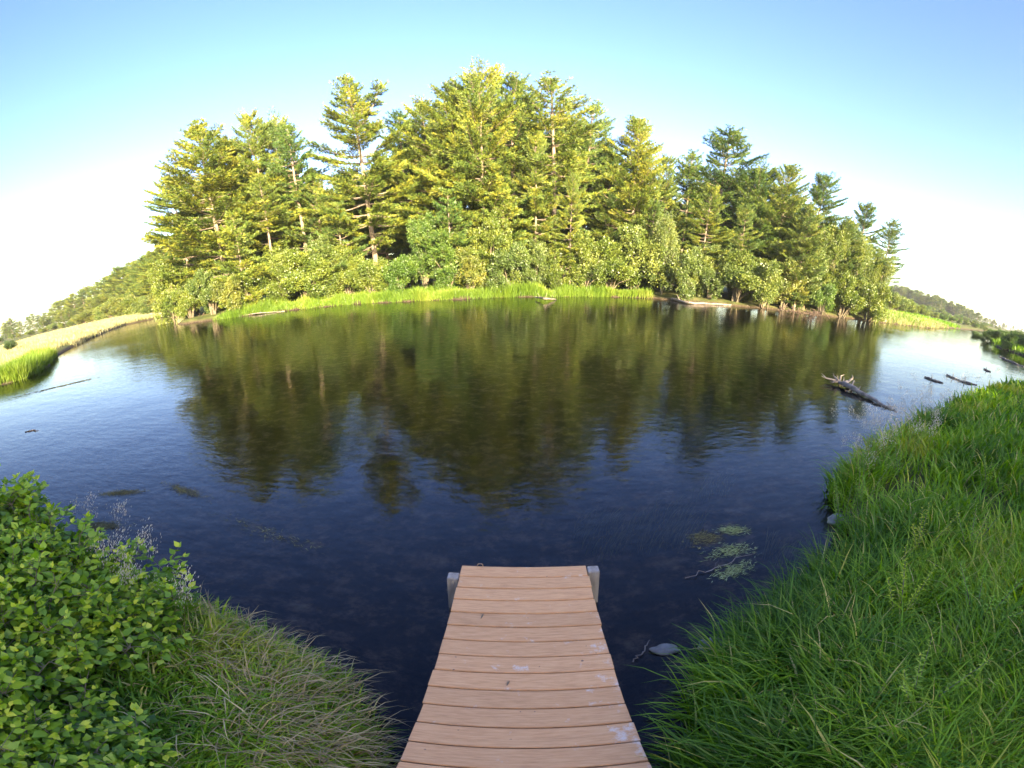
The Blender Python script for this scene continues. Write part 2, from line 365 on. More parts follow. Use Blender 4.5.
G1 = 'pines at the front of the wooded point'
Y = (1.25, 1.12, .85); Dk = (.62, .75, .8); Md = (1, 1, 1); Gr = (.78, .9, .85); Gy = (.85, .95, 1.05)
front = [
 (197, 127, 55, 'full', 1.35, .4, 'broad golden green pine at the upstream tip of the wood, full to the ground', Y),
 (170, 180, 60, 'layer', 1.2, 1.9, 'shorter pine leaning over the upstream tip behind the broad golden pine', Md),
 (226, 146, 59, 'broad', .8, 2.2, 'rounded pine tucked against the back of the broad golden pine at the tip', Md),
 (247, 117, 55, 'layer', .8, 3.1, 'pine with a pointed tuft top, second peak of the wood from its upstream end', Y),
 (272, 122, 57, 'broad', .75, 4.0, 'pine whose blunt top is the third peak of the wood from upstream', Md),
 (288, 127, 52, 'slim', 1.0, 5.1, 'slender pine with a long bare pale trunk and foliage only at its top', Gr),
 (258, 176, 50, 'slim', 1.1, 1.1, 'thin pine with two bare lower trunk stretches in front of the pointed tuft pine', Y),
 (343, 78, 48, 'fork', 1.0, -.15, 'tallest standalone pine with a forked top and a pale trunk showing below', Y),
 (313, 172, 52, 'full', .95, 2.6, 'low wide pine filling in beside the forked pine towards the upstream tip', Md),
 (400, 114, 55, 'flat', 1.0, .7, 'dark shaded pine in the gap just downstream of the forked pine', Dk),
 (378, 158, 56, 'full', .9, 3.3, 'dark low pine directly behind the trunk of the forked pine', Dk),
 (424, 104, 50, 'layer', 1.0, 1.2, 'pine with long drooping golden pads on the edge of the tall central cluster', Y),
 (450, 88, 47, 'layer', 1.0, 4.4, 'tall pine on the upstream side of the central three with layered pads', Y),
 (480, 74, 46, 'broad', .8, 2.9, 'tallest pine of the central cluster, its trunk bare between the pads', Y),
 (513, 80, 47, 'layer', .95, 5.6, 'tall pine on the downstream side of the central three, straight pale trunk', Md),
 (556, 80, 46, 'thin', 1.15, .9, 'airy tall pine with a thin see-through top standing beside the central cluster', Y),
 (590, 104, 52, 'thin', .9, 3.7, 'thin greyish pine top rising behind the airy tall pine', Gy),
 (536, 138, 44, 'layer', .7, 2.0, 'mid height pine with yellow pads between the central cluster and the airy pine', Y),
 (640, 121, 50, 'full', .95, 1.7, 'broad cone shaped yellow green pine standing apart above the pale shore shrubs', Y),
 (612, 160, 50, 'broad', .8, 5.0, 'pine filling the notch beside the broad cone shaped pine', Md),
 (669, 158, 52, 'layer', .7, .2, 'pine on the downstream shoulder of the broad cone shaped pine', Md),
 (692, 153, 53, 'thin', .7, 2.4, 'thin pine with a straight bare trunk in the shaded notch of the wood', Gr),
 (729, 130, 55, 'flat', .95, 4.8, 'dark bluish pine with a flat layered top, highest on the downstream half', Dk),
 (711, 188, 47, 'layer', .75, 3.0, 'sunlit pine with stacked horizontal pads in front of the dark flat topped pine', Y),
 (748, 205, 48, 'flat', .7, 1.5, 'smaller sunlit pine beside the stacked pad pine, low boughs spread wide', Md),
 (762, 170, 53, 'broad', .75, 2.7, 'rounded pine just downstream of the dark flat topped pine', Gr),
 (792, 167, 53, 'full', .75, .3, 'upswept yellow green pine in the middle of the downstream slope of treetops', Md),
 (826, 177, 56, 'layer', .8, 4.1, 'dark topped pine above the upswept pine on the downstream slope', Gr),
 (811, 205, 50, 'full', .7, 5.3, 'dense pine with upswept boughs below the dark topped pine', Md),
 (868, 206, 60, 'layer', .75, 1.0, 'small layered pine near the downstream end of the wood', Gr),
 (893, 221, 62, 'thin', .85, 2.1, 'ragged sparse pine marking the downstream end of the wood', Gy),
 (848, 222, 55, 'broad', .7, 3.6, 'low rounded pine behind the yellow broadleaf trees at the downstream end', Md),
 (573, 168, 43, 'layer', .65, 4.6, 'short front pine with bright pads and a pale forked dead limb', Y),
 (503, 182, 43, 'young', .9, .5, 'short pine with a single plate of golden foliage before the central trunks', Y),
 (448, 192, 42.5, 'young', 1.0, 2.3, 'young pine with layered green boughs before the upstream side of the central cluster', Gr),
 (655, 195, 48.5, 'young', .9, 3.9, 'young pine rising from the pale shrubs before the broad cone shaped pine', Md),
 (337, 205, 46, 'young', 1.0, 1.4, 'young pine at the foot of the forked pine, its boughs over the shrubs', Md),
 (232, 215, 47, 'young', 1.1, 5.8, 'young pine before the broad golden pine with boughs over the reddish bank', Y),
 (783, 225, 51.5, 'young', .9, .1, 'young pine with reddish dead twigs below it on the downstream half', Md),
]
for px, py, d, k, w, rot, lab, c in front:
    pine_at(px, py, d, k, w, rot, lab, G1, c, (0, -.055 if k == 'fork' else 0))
# trees inside the wood, behind the front ones; shade tinted into their colour
R0 = random.Random(5)
skyl = [(160, 200), (203, 150), (250, 140), (290, 150), (330, 180), (345, 150), (385, 170), (400, 125), (430, 110), (480, 80), (520, 80), (560, 100), (600, 130), (640, 145), (680, 180), (730, 160), (770, 185), (800, 185), (830, 195), (870, 225), (895, 245)]
def sky_y(x):
    for (a, b), (c, d) in zip(skyl, skyl[1:]):
        if a <= x <= c: return b + (d - b) * (x - a) / (c - a)
    return 250
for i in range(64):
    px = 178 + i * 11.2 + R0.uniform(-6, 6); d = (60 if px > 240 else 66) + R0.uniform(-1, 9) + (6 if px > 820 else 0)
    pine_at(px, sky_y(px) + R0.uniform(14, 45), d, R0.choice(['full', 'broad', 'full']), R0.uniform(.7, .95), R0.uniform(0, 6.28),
            'shade-tinted pine deep inside the wooded point, mostly hidden behind its front pines', 'shade-tinted pines inside the wooded point', (.6, .72, .7))

# ------------------------------------------------------------------ broadleaf shrubs and trees
def broadleaf(seed, H, W, lobes, leaf=(.13, .24), n=2600, per=8, base=.0, stems=5, shell=.55):
    R = np.random.default_rng(seed); tb = Tubes(5); C = []
    for k in range(lobes):
        u = (k + .5) / lobes; zz = H * (base + (1 - base) * R.uniform(.18, .86)); lim = W * (1 - ((zz / H - .4) / .75) ** 2) ** .5
        a = k * 2.4 + R.uniform(-.4, .4); rr = lim * R.uniform(.2, .8)
        C.append((rr * cos(a), rr * sin(a), zz, R.uniform(.22, .42) * W, R.uniform(.13, .25) * H))
    C.append((0, 0, H * .82, W * .3, H * .18)); C = np.array(C)
    wt = C[:, 3] ** 2; idx = R.choice(len(C), n, p=wt / wt.sum())
    d = nrm(R.normal(0, 1, (n, 3))); q = R.uniform(0, 1, (n, 1)) ** .35 * R.uniform(.75, 1.12, (n, 1))
    P = C[idx, :3] + d * q * np.column_stack([C[idx, 3], C[idx, 3], C[idx, 4]])
    P[:, 2] = np.maximum(P[:, 2], .1 + base * H * .8)
    keep = vnoise(P[:, [0, 2]] + P[:, [1, 1]] * .6, .5, seed + 2) > .30
    P = P[keep]; d = d[keep]
    for k in range(len(C)):
        c = C[k, :3]; s = np.array([R.normal(0, .18), R.normal(0, .18), -.3]) * (1 if base < .1 else .3); m = s + (c - s) * .5 + np.array([0, 0, H * .06]) - np.array([c[0], c[1], 0]) * .12
        tb.add(np.array([s, m, c]), np.array([.013 * H ** .9 + .012, .009 * H ** .9 + .008, .008]), 5, False)
        for j in range(3):
            e = c + nrm(R.normal(0, 1, 3)) * np.array([C[k, 3], C[k, 3], C[k, 4]]) * .8
            tb.add(np.array([m * .3 + c * .7, e]), np.array([.02, .006]), 3, False)
    ti = np.clip(vnoise(P[:, [0, 2]] + P[:, [1, 1]] * .7, .9, seed) * .7 + R.uniform(0, .35, len(P)), 0, 1)
    V, F, t = blades(P, d * .7, per, leaf, (leaf[0] * .6, leaf[1] * .62), .75, .25, R, ti)
    V = V + np.repeat(R.normal(0, .11, (len(V) // 4, 3)), 4, 0)
    return tb.mesh('stem', M_stem), np_mesh('foliage', V, F, M_leaf, t), H

LEAFY = {
 'round': broadleaf(21, 5.0, 2.9, 13, n=2700),
 'wide':  broadleaf(22, 4.4, 3.6, 16, n=3000),
 'tall':  broadleaf(23, 8.0, 3.1, 18, n=3700),
 'loose': broadleaf(24, 6.0, 3.0, 14, n=2300),
 'tree':  broadleaf(25, 12., 3.9, 26, n=5200, base=.12),
}
def leafy_at(px, py, d, kind, w, rot, label, group, color=(1, 1, 1), name='shore_shrub', cat='shrub'):
    x, y, zt = top_at(px, py, d)
    tr = kind == 'tree'
    return plant(kind, LEAFY, (name, 'stem', 'foliage'), x, y, zt, w, rot, label, cat, group, color)
G2 = 'shrubs and small broadleaf trees along the wooded point'
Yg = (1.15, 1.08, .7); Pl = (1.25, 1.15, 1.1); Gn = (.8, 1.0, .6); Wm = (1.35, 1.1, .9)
shore = [
 (166, 262, 56, 'tall', 1.0, .3, 'pale green shrub at the very tip of the point beside the far meadow', Yg),
 (186, 290, 51.5, 'wide', .9, 1.2, 'low shrub overhanging the reddish undercut bank at the upstream tip', Yg),
 (206, 272, 49, 'round', 1.0, 2.2, 'shrub beneath the broad golden pine just above the undercut bank', Md),
 (228, 278, 46, 'wide', .85, 3.0, 'low bushy shrub where the bright sedge strip begins', Wm),
 (250, 262, 47, 'round', 1.1, 4.0, 'yellow green round shrub, second behind the start of the sedge strip', Yg),
 (276, 247, 46, 'tall', .95, 5.1, 'bright tall shrub below the slender bare trunked pine', Yg),
 (301, 252, 45, 'round', 1.1, .6, 'dense shrub with an even yellow green dome behind the sedge', Yg),
 (322, 237, 46, 'tall', .9, 1.6, 'tall shrub reaching the lowest boughs upstream of the forked pine', Md),
 (345, 248, 44, 'loose', 1.0, 2.6, 'loose open shrub just before the forked pine', Yg),
 (370, 262, 42.5, 'wide', .9, 3.6, 'low spreading shrub under the trunk of the forked pine', Yg),
 (398, 258, 42, 'round', 1.0, 4.6, 'green dome shaped shrub downstream of the forked pine trunk', Gn),
 (421, 215, 43, 'tree', .75, 5.6, 'deep green broadleaf tree with layered leaves beside the shaded gap', Gn),
 (446, 232, 41.5, 'tall', .9, .9, 'green tall shrub before the upstream side of the central pine trunks', Gn),
 (468, 246, 41, 'loose', 1.0, 1.9, 'reddish tinged open shrub below the central pines', Wm),
 (490, 216, 42, 'tall', .85, 2.9, 'pale tufted shrub rising in front of the central pine trunks', Yg),
 (511, 246, 41, 'round', 1.0, 3.9, 'rounded green shrub at the narrow stretch of the sedge strip', Md),
 (535, 238, 42.5, 'tall', .9, 4.9, 'tall shrub standing where the sedge strip has a gap', Md),
 (560, 240, 43.5, 'loose', 1.0, 5.9, 'loose light shrub left of a dark hollow in the undergrowth', Yg),
 (588, 232, 43.5, 'tall', 1.0, .2, 'tall leafy shrub right of the dark hollow in the undergrowth', Yg),
 (612, 242, 44.5, 'round', 1.05, 1.3, 'light green shrub below the notch by the broad cone shaped pine', Yg),
 (637, 225, 46, 'loose', 1.1, 2.3, 'airy greyish shrub showing many bare twigs below the broad cone pine', Pl),
 (668, 216, 46, 'tree', .68, 3.3, 'large pale silvery willow leaning over the end of the sedge strip', Pl),
 (690, 250, 45, 'round', .9, 4.3, 'low pale shrub on the downstream foot of the silvery willow', Pl),
 (716, 244, 46.5, 'tall', .95, 5.3, 'shrub behind the pale log lying along the far shore', Md),
 (742, 250, 47, 'round', 1.2, .7, 'wide pale domed shrub downstream of the log on the far shore', Pl),
 (768, 264, 47.5, 'wide', 1.0, 1.7, 'low dense shrub overhanging dark water', Pl),
 (790, 258, 49, 'loose', 1.0, 2.7, 'open shrub with reddish dead twigs among its leaves', Wm),
 (812, 248, 51, 'tall', .9, 3.7, 'shrub with a shaded hollow at its foot above the undercut downstream bank', Md),
 (838, 226, 54, 'tree', .75, 4.7, 'yellow green broadleaf tree, first of the bright group at the downstream end', Yg),
 (862, 236, 56, 'tree', .7, 5.7, 'bright yellow green broadleaf tree in the middle of the downstream group', Yg),
 (884, 250, 59, 'tree', .65, .4, 'slender bright broadleaf tree closing the downstream end of the wood', Yg),
 (848, 275, 53.5, 'round', 1.0, 1.5, 'leafy shrub drooping to the water before the bright broadleaf group', Yg),
 (874, 285, 57, 'wide', .8, 2.5, 'low bright shrub at the downstream corner beside the open meadow', Yg),
 (826, 284, 51, 'wide', .7, 3.5, 'dark low shrub over the undercut downstream bank', Gn),
]
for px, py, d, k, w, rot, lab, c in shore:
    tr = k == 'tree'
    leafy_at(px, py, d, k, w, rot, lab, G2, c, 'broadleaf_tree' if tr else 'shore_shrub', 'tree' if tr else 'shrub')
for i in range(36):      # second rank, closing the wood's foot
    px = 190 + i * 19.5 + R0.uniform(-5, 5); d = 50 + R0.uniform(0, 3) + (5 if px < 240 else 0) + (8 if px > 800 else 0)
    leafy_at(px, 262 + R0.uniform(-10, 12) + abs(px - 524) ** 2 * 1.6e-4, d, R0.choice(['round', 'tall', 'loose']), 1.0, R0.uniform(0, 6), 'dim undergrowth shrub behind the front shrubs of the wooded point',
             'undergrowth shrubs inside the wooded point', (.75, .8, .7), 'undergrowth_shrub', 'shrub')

# far tree lines
def far_line(pts, n, group, label, kinds, cols, seed, name='pine_tree', cat='pine tree', protos=PINES, parts=('trunk', 'crown'), w=(.8, 1.15), jy=4):
    Rr = random.Random(seed)
    for i in range(n):
        t = (i + Rr.uniform(-.3, .3)) / (n - 1) * (len(pts) - 1); t = min(max(t, 0), len(pts) - 1.001); k = int(t); f = t - k
        a, b = pts[k], pts[k + 1]; px, py, d = [a[j] + (b[j] - a[j]) * f for j in range(3)]
        x, y, zt = top_at(px, py + Rr.uniform(-jy * .6, jy), d * Rr.uniform(.96, 1.06))
        plant(Rr.choice(kinds), protos, (name,) + parts, x, y, max(zt, hz(x, y) + 2.), Rr.uniform(*w), Rr.uniform(0, 6.28), label, cat, group, Rr.choice(cols))
far_line([(-14, 326, 330), (30, 316, 290), (60, 302, 250), (95, 284, 200), (125, 266, 160), (150, 252, 120), (172, 245, 105)], 34, 'pines of the far tree line beyond the upstream meadow',
         'small pine in the hazy tree line beyond the upstream meadow', ['full', 'broad', 'layer'], [Y, Md, (1.3, 1.2, 1.1)], 3, jy=4, w=(1.5, 2.1))
far_line([(-14, 333, 260), (30, 323, 230), (60, 312, 200), (95, 298, 165), (125, 284, 135), (150, 274, 112)], 26, 'front pines of the far tree line beyond the upstream meadow',
         'lower pine in the front rank of the tree line beyond the upstream meadow', ['full', 'broad', 'young'], [Y, Md, (1.35, 1.2, 1.1)], 4, jy=4, w=(1.5, 2.1))
far_line([(-8, 341, 190), (40, 328, 170), (80, 313, 140), (115, 300, 115), (150, 290, 92)], 22, 'low shrubs along the back of the upstream meadow',
         'low yellowish shrub at the back edge of the upstream meadow', ['wide', 'round', 'loose'], [Yg, Wm, Md], 6, 'meadow_shrub', 'shrub', LEAFY, ('stem', 'foliage'), (1.2, 1.7), 4)
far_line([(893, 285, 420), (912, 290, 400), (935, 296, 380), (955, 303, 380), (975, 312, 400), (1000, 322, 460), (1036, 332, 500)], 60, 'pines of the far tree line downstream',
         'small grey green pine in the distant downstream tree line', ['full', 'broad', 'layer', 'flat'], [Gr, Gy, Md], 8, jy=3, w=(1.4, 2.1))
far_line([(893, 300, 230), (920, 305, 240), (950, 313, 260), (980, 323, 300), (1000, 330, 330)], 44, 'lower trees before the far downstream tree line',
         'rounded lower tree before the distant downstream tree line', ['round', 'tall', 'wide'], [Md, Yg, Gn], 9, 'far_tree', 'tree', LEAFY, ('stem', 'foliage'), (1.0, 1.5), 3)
far_line([(893, 293, 90), (903, 298, 105), (915, 302, 120), (928, 308, 135)], 8, 'yellow green shrubs behind the downstream meadow',
         'yellow green shrub behind the small downstream meadow', ['round', 'wide', 'tall'], [Yg, Yg, Md], 10, 'meadow_shrub', 'shrub', LEAFY, ('stem', 'foliage'), (.9, 1.3), 3)
far_line([(903, 309, 130), (925, 311, 145), (945, 315, 150), (975, 325, 170), (1000, 334, 190)], 22, 'shrubs on the far shore downstream',
         'low dull green shrub on the far shore of the distant downstream reach', ['round', 'wide', 'loose'], [Md, Gn, Pl], 12, 'far_shrub', 'shrub', LEAFY, ('stem', 'foliage'), (1.2, 1.8), 2)
dark = [(978, 332, 85, 'wide', 'small dark bush farthest along the downstream near bank'), (990, 331, 76, 'round', 'dark round bush, second farthest on the downstream near bank'),
        (1001, 330, 70, 'wide', 'dark bush with a lighter leafy side in the middle of the downstream bank bushes'), (1014, 331, 64, 'round', 'tall dark bush third closest along the downstream near bank'),
        (1028, 334, 60, 'wide', 'dark wide bush hanging over the water on the downstream near bank'), (1008, 341, 59, 'wide', 'low dark bush at the water edge before the taller bank bushes'),
        (1040, 340, 54, 'round', 'dark bush closest on the downstream near bank, cut by the frame')]
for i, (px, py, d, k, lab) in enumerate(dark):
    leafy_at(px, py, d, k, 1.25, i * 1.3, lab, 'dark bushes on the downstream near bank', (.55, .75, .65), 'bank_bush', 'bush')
leafy_at(8, 341, 58, 'wide', 1.0, .5, 'dark rounded bush alone on the upstream meadow', None, (.35, .5, .45), 'meadow_bush', 'bush')

# the tall trees on the near bank behind the camera, which shade the landing and the near grass
for i, (x, y, h, k, w) in enumerate([(-9, -21, 11, 'tall', 1.5), (-4, -22, 12, 'tree', 1.6), (1, -21, 11.5, 'tall', 1.4), (6, -22, 12, 'tree', 1.6), (11, -21, 11.5, 'tall', 1.4),
                                   (16, -20, 12, 'tree', 1.6), (21, -19, 11.5, 'tall', 1.4), (26, -18, 12, 'tree', 1.6), (31, -17, 11.5, 'tall', 1.4), (37, -14, 12, 'tree', 1.6), (8, -26, 13.5, 'tree', 1.7), (-1, -27, 13.5, 'tree', 1.7), (3.5, -17, 9, 'tall', 1.5), (13, -26, 13.5, 'tree', 1.7)]):
    plant(k, LEAFY, ('broadleaf_tree', 'stem', 'foliage'), x, y, h, w, i * 1.1, 'broadleaf tree on the near bank behind the landing', 'tree', 'trees behind the landing', (.8, 1, .8))

for i in range(11):
    plant('wide', LEAFY, ('sun_block_shrub', 'stem', 'foliage'), -12 + i * 5, -17.5 - (i % 3) * .8 + max(0, i - 6) * .8, 6.5, 1.3, i * 1.7, 'wide unseen shrub added under the trees behind the landing to block sun', 'shrub', 'sun-blocking shrubs behind the landing', (.8, 1, .8))  # unseen shrubs added to stop sun slipping under the trees onto the landing
# ------------------------------------------------------------------ grass
def strips(P, H, bend, az, wd, seg, R, tint):
    """curved tapering blades: P roots (n,3), H lengths, bend = tilt at tip (radians), az = direction"""
    n = len(P); V = np.zeros((n, 2 * seg + 1, 3)); t0 = R.uniform(.02, .3, n); pos = P.copy()
    hd = np.column_stack([np.cos(az), np.sin(az), np.zeros(n)]); sd = np.column_stack([-np.sin(az), np.cos(az), np.zeros(n)])
    fa = R.uniform(-.9, .9, n)[:, None]; sd = nrm(sd + hd * fa)
    for k in range(seg + 1):
        u = k / seg
        w = wd * (1 - u ** 1.8) * (.75 + .6 * min(u * 3, 1))
        if k < seg:
            V[:, 2 * k] = pos - sd * (w / 2)[:, None]; V[:, 2 * k + 1] = pos + sd * (w / 2)[:, None]
        else: V[:, 2 * seg] = pos
        th = t0 + bend * (u + .5 / seg) ** 1.5
        pos = pos + (hd * np.sin(th)[:, None] + np.array([0, 0, 1.]) * np.cos(th)[:, None]) * (H / seg)[:, None]
    b = (np.arange(n) * (2 * seg + 1))[:, None]
    Q = np.concatenate([b + np.array([[2 * k, 2 * k + 1, 2 * k + 3, 2 * k + 2]]) for k in range(seg - 1)]).reshape(-1, 4)
    T = b + np.array([[2 * seg - 2, 2 * seg - 1, 2 * seg]])
    return V.reshape(-1, 3), Q, T, np.repeat(tint, 2 * seg + 1)

def polar_pts(n, a0, a1, r0, r1, R, smin=-.02, smax=99, log=True):
    """roots spread evenly as seen from the landing; azimuth measured from straight ahead"""
    a = np.radians(R.uniform(a0, a1, n)); r = np.exp(R.uniform(np.log(r0), np.log(r1), n)) if log else R.uniform(r0, r1, n)
    P = np.column_stack([r * np.sin(a), r * np.cos(a)]); s = sdist(P)
    k = (s > smin) & (s < smax); P = P[k]
    return P, r[k], s[k]

def tussocks(C, r, blades_per, hgt, wd, R, seg=4, spread=.11, lay=None, tintf=None, far_w=5., bend=(.5, 1.9), wide=1., hmod=None):
    n = len(C); N_ = n * blades_per; Ci = np.repeat(np.arange(n), blades_per)
    off = R.normal(0, 1, (N_, 2)) * (spread * np.clip(r[Ci] / 4, .8, 4))[:, None]
    P = C[Ci] + off
    k = sdist(P) > -.12; P = P[k]; off = off[k]; Ci = Ci[k]; N_ = len(P)
    z = height(P); P3 = np.column_stack([P, z - .02])
    ch = R.uniform(.75, 1.2, n)[Ci] if n else 1
    H = R.uniform(*hgt, N_) * ch * (hmod(P) if hmod else 1); az = np.arctan2(off[:, 1], off[:, 0]) + R.normal(0, .9, N_)
    if lay is not None: az = np.where(R.random(N_) < .55, lay + R.normal(0, .6, N_), az)
    W = R.uniform(*wd, N_) * np.clip(r[Ci] / far_w, 1, 12) * wide
    ct = R.uniform(0, 1, n)[Ci]
    tint = np.clip(tintf(P, ct, R, N_) if tintf else .25 * ct + .45 * vnoise(P, 1.3, 4) + R.uniform(0, .35, N_), 0, 1)
    return strips(P3, H, R.uniform(*bend, N_), az, W, seg, R, tint)

def grass_obj(name, parts, m, label, cat='grass'):
    V, Q, T, t, o = [], [], [], [], 0
    for v, q, tr, ti in parts:
        V.append(v); Q.append(q + o); T.append(tr + o); t.append(ti); o += len(v)
    ob = link(name, np_mesh(name, np.concatenate(V), [np.concatenate(Q), np.concatenate(T)], m, np.concatenate(t), smooth=True))
    return tag(ob, label, cat, kind='stuff')

def near_tint(P, ct, R, n):
    t = -.05 + .18 * ct + .95 * vnoise(P, .8, 14) * (.35 + vnoise(P, 2.6, 15)) + R.uniform(-.1, .25, n)
    dead = R.random(n) < .05
    return np.where(dead, R.uniform(.93, 1, n), np.minimum(t, .9))

Rg = np.random.default_rng(40)
P, r, s = polar_pts(3600, 10, 84, 1.1, 34, Rg, -.02)
k = vnoise(P, .42, 51) > .27; P, r = P[k], r[k]
parts = [tussocks(P[:2500], r[:2500], 30, (.24, .60), (.007, .0165), Rg, 4, .12, None, near_tint, 3.6, (.7, 2.3))]
P, r, s = polar_pts(900, 10, 84, 1.1, 20, Rg, -.05, .8)
parts.append(tussocks(P, r, 16, (.30, .68), (.009, .018), Rg, 5, .08, None, near_tint, 3.6, (1.0, 2.3)))
grass_obj('bank_grass', parts, M_grass, 'long green grass covering the bank downstream of the landing')
P, r, s = polar_pts(1500, -78, -14, 1.0, 26, Rg, -.02)
parts = [tussocks(P[:900], r[:900], 18, (.10, .27), (.010, .019), Rg, 4, .10, None, near_tint, 3.2, (.7, 2.2))]
P, r, s = polar_pts(700, -66, -16, 1.2, 3.6, Rg, -.05, .7)
parts.append(tussocks(P[:420], r[:420], 13, (.12, .27), (.007, .015), Rg, 4, .10, pi / 2 - 1.2, near_tint, 3.2, (.9, 2.3)))
grass_obj('bank_grass', parts, M_grass, 'green grass on the bank upstream of the landing, behind the leafy shrubs')
# flattened straw by the left side of the landing
P, r, s = polar_pts(900, -52, -17, 1.2, 3.0, Rg, -.05, .6)
parts = [tussocks(P[:260], r[:260], 8, (.18, .42), (.004, .009), Rg, 4, .16, .1, lambda P, ct, R, n: R.uniform(.1, .9, n), 3.2, (1.9, 2.5))]
grass_obj('dead_grass', parts, M_straw, 'flattened pale straw and dead stems at the water edge beside the landing')
# far strips
P, r, s = polar_pts(60000, -43.5, 16, 34, 46, Rg, -.1, 3.0, False)
a = np.degrees(np.arctan2(P[:, 0], P[:, 1])); k = (a < -6) | ((a > .8) & (s < 2.2)) | (s < .8); k &= (s < 1.0 + 2.2 * vnoise(P, 4, 2)); k &= (vnoise(P, 1.0, 21) > .22); P, r = P[k][:9500], r[k][:9500]
grass_obj('shore_sedge', [tussocks(P, r, 5, (.4, 1.0), (.02, .035), Rg, 3, .05, None, lambda P, ct, R, n: .7 * vnoise(P, 1.7, 9) + .3 * ct + R.uniform(-.1, .25, n) - .1, 40, (.2, 1.3), 1., lambda P: np.clip(.25 + 1.25 * vnoise(P, 1.3, 12) * (.5 + vnoise(P, 5, 13)), .2, 1.4))], M_sedge, 'bright yellow green sedge strip along the shore of the wooded point', 'sedge')
P, r, s = polar_pts(60000, -63, -44, 50, 130, Rg, .1, 30, False)
P, r = P[:14000], r[:14000]
meadow = [tussocks(P, r, 4, (.4, .8), (.05, .08), Rg, 2, .05, None, None, 70, (.2, .9))]
P, r, s = polar_pts(60000, -82, -58, 26, 110, Rg, 1.2, 30)
P, r = P[:12000], r[:12000]
meadow.append(tussocks(P, r, 4, (.35, .7), (.035, .06), Rg, 2, .05, None, None, 45, (.2, .9)))
grass_obj('meadow_grass', meadow, M_hay, 'pale golden meadow grass on the upstream bank')
P, r, s = polar_pts(20000, -82, -55, 24, 40, Rg, -.1, 1.8)
grass_obj('bank_sedge', [tussocks(P[:4500], r[:4500], 7, (.5, 1.0), (.012, .022), Rg, 3, .05, None, None, 24, (.3, 1.1))], M_sedge, 'green sedge clump jutting into the river at the upstream bank', 'sedge')
P, r, s = polar_pts(60000, 45, 56, 60, 100, Rg, .0, 16, False)
grass_obj('meadow_grass', [tussocks(P[:7000], r[:7000], 4, (.4, .8), (.04, .07), Rg, 2, .05, None, None, 70, (.2, .9))], M_hay, 'golden meadow grass at the downstream end of the wood')
P, r, s = polar_pts(60000, 45, 85, 26, 120, Rg, .0, 12)
grass_obj('bank_grass', [tussocks(P[:9000], r[:9000], 4, (.5, 1.1), (.03, .05), Rg, 2, .05, None, None, 40, (.2, .9))], M_grass, 'dark green grass along the distant downstream near bank')

# ------------------------------------------------------------------ grass seed heads rising by the leafy shrubs
def seed_stalks(name, label, pts, R, hgt=(.7, 1.1), col=M_seed):
    V, Q, T, t, o = [], [], [], [], 0
    A = np.array(pts); P = A[:, :2]; n = len(P)
    P3 = np.column_stack([P, height(P)]); az = R.uniform(-.6, 1.6, n); H = R.uniform(*hgt, n) if hgt else np.clip(A[:, 2] - height(P), .35, 1.3)
    st = Tubes(3); F2 = []
    for p, a, h in zip(P3, az, H):
        q = np.linspace(0, 1, 5); lean = R.uniform(.1, .45)
        pts_ = np.array([p + np.array([cos(a) * lean * h * u ** 1.6, sin(a) * lean * h * u ** 1.6, h * u * (1 - .12 * u)]) for u in q])
        st.add(pts_, .0018 * (1 - q * .5), 3, False)
        d = nrm(pts_[-1] - pts_[-2]); L = R.uniform(.10, .17)
        hp = np.array([pts_[-1] + d * L * u for u in np.linspace(0, 1, 14)])
        F2.append((hp, np.repeat(d[None], 14, 0)))
    me = st.mesh(name, M_straw)
    e = link(name, me); tag(e, label, 'grass', kind='stuff')
    HP = np.concatenate([f[0] for f in F2]); HD = np.concatenate([f[1] for f in F2])
    v, f, tt = blades(HP, HD, 5, (.02, .035), (.005, .008), .12, 0, R); b4 = HP.repeat(20, 0); v = b4 + (v - b4) * .9
    link('seed_heads', np_mesh('seed_heads', v, f, col, tt), e)
    e.children[0]['kind'] = 'stuff'
Rs = np.random.default_rng(77)
pts = []
for px, py in [(58, 508), (62, 500), (70, 512), (85, 520), (98, 505), (75, 545), (60, 540), (95, 548), (105, 535), (120, 540), (118, 548), (128, 560), (132, 552), (120, 565), (140, 560), (112, 570), (155, 575), (90, 560), (84, 550), (102, 560), (150, 590), (125, 575), (35, 520), (180, 590), (110, 560)]:
    x, y = at(px, py, .85); k = 1.
    while sdist(np.array([[x * k, y * k]]))[0] < -.15 and k > .3: k *= .97
    pts.append((x * k + Rs.normal(0, .05), y * k + Rs.normal(0, .04), EYE - (EYE - .85) * k))
seed_stalks('seed_grass', 'pale feathery grass seed heads rising above the leafy shrubs', pts, Rs, None)
pts = []
while len(pts) < 110:
    p, r, s = polar_pts(200, 44, 80, 5, 24, Rs, -.1, 1.0)
    pts += [tuple(q) for q in p]
seed_stalks('seed_grass', 'thin grass seed stalks standing along the edge of the downstream grass bank', pts[:110], Rs, (.7, 1.15))

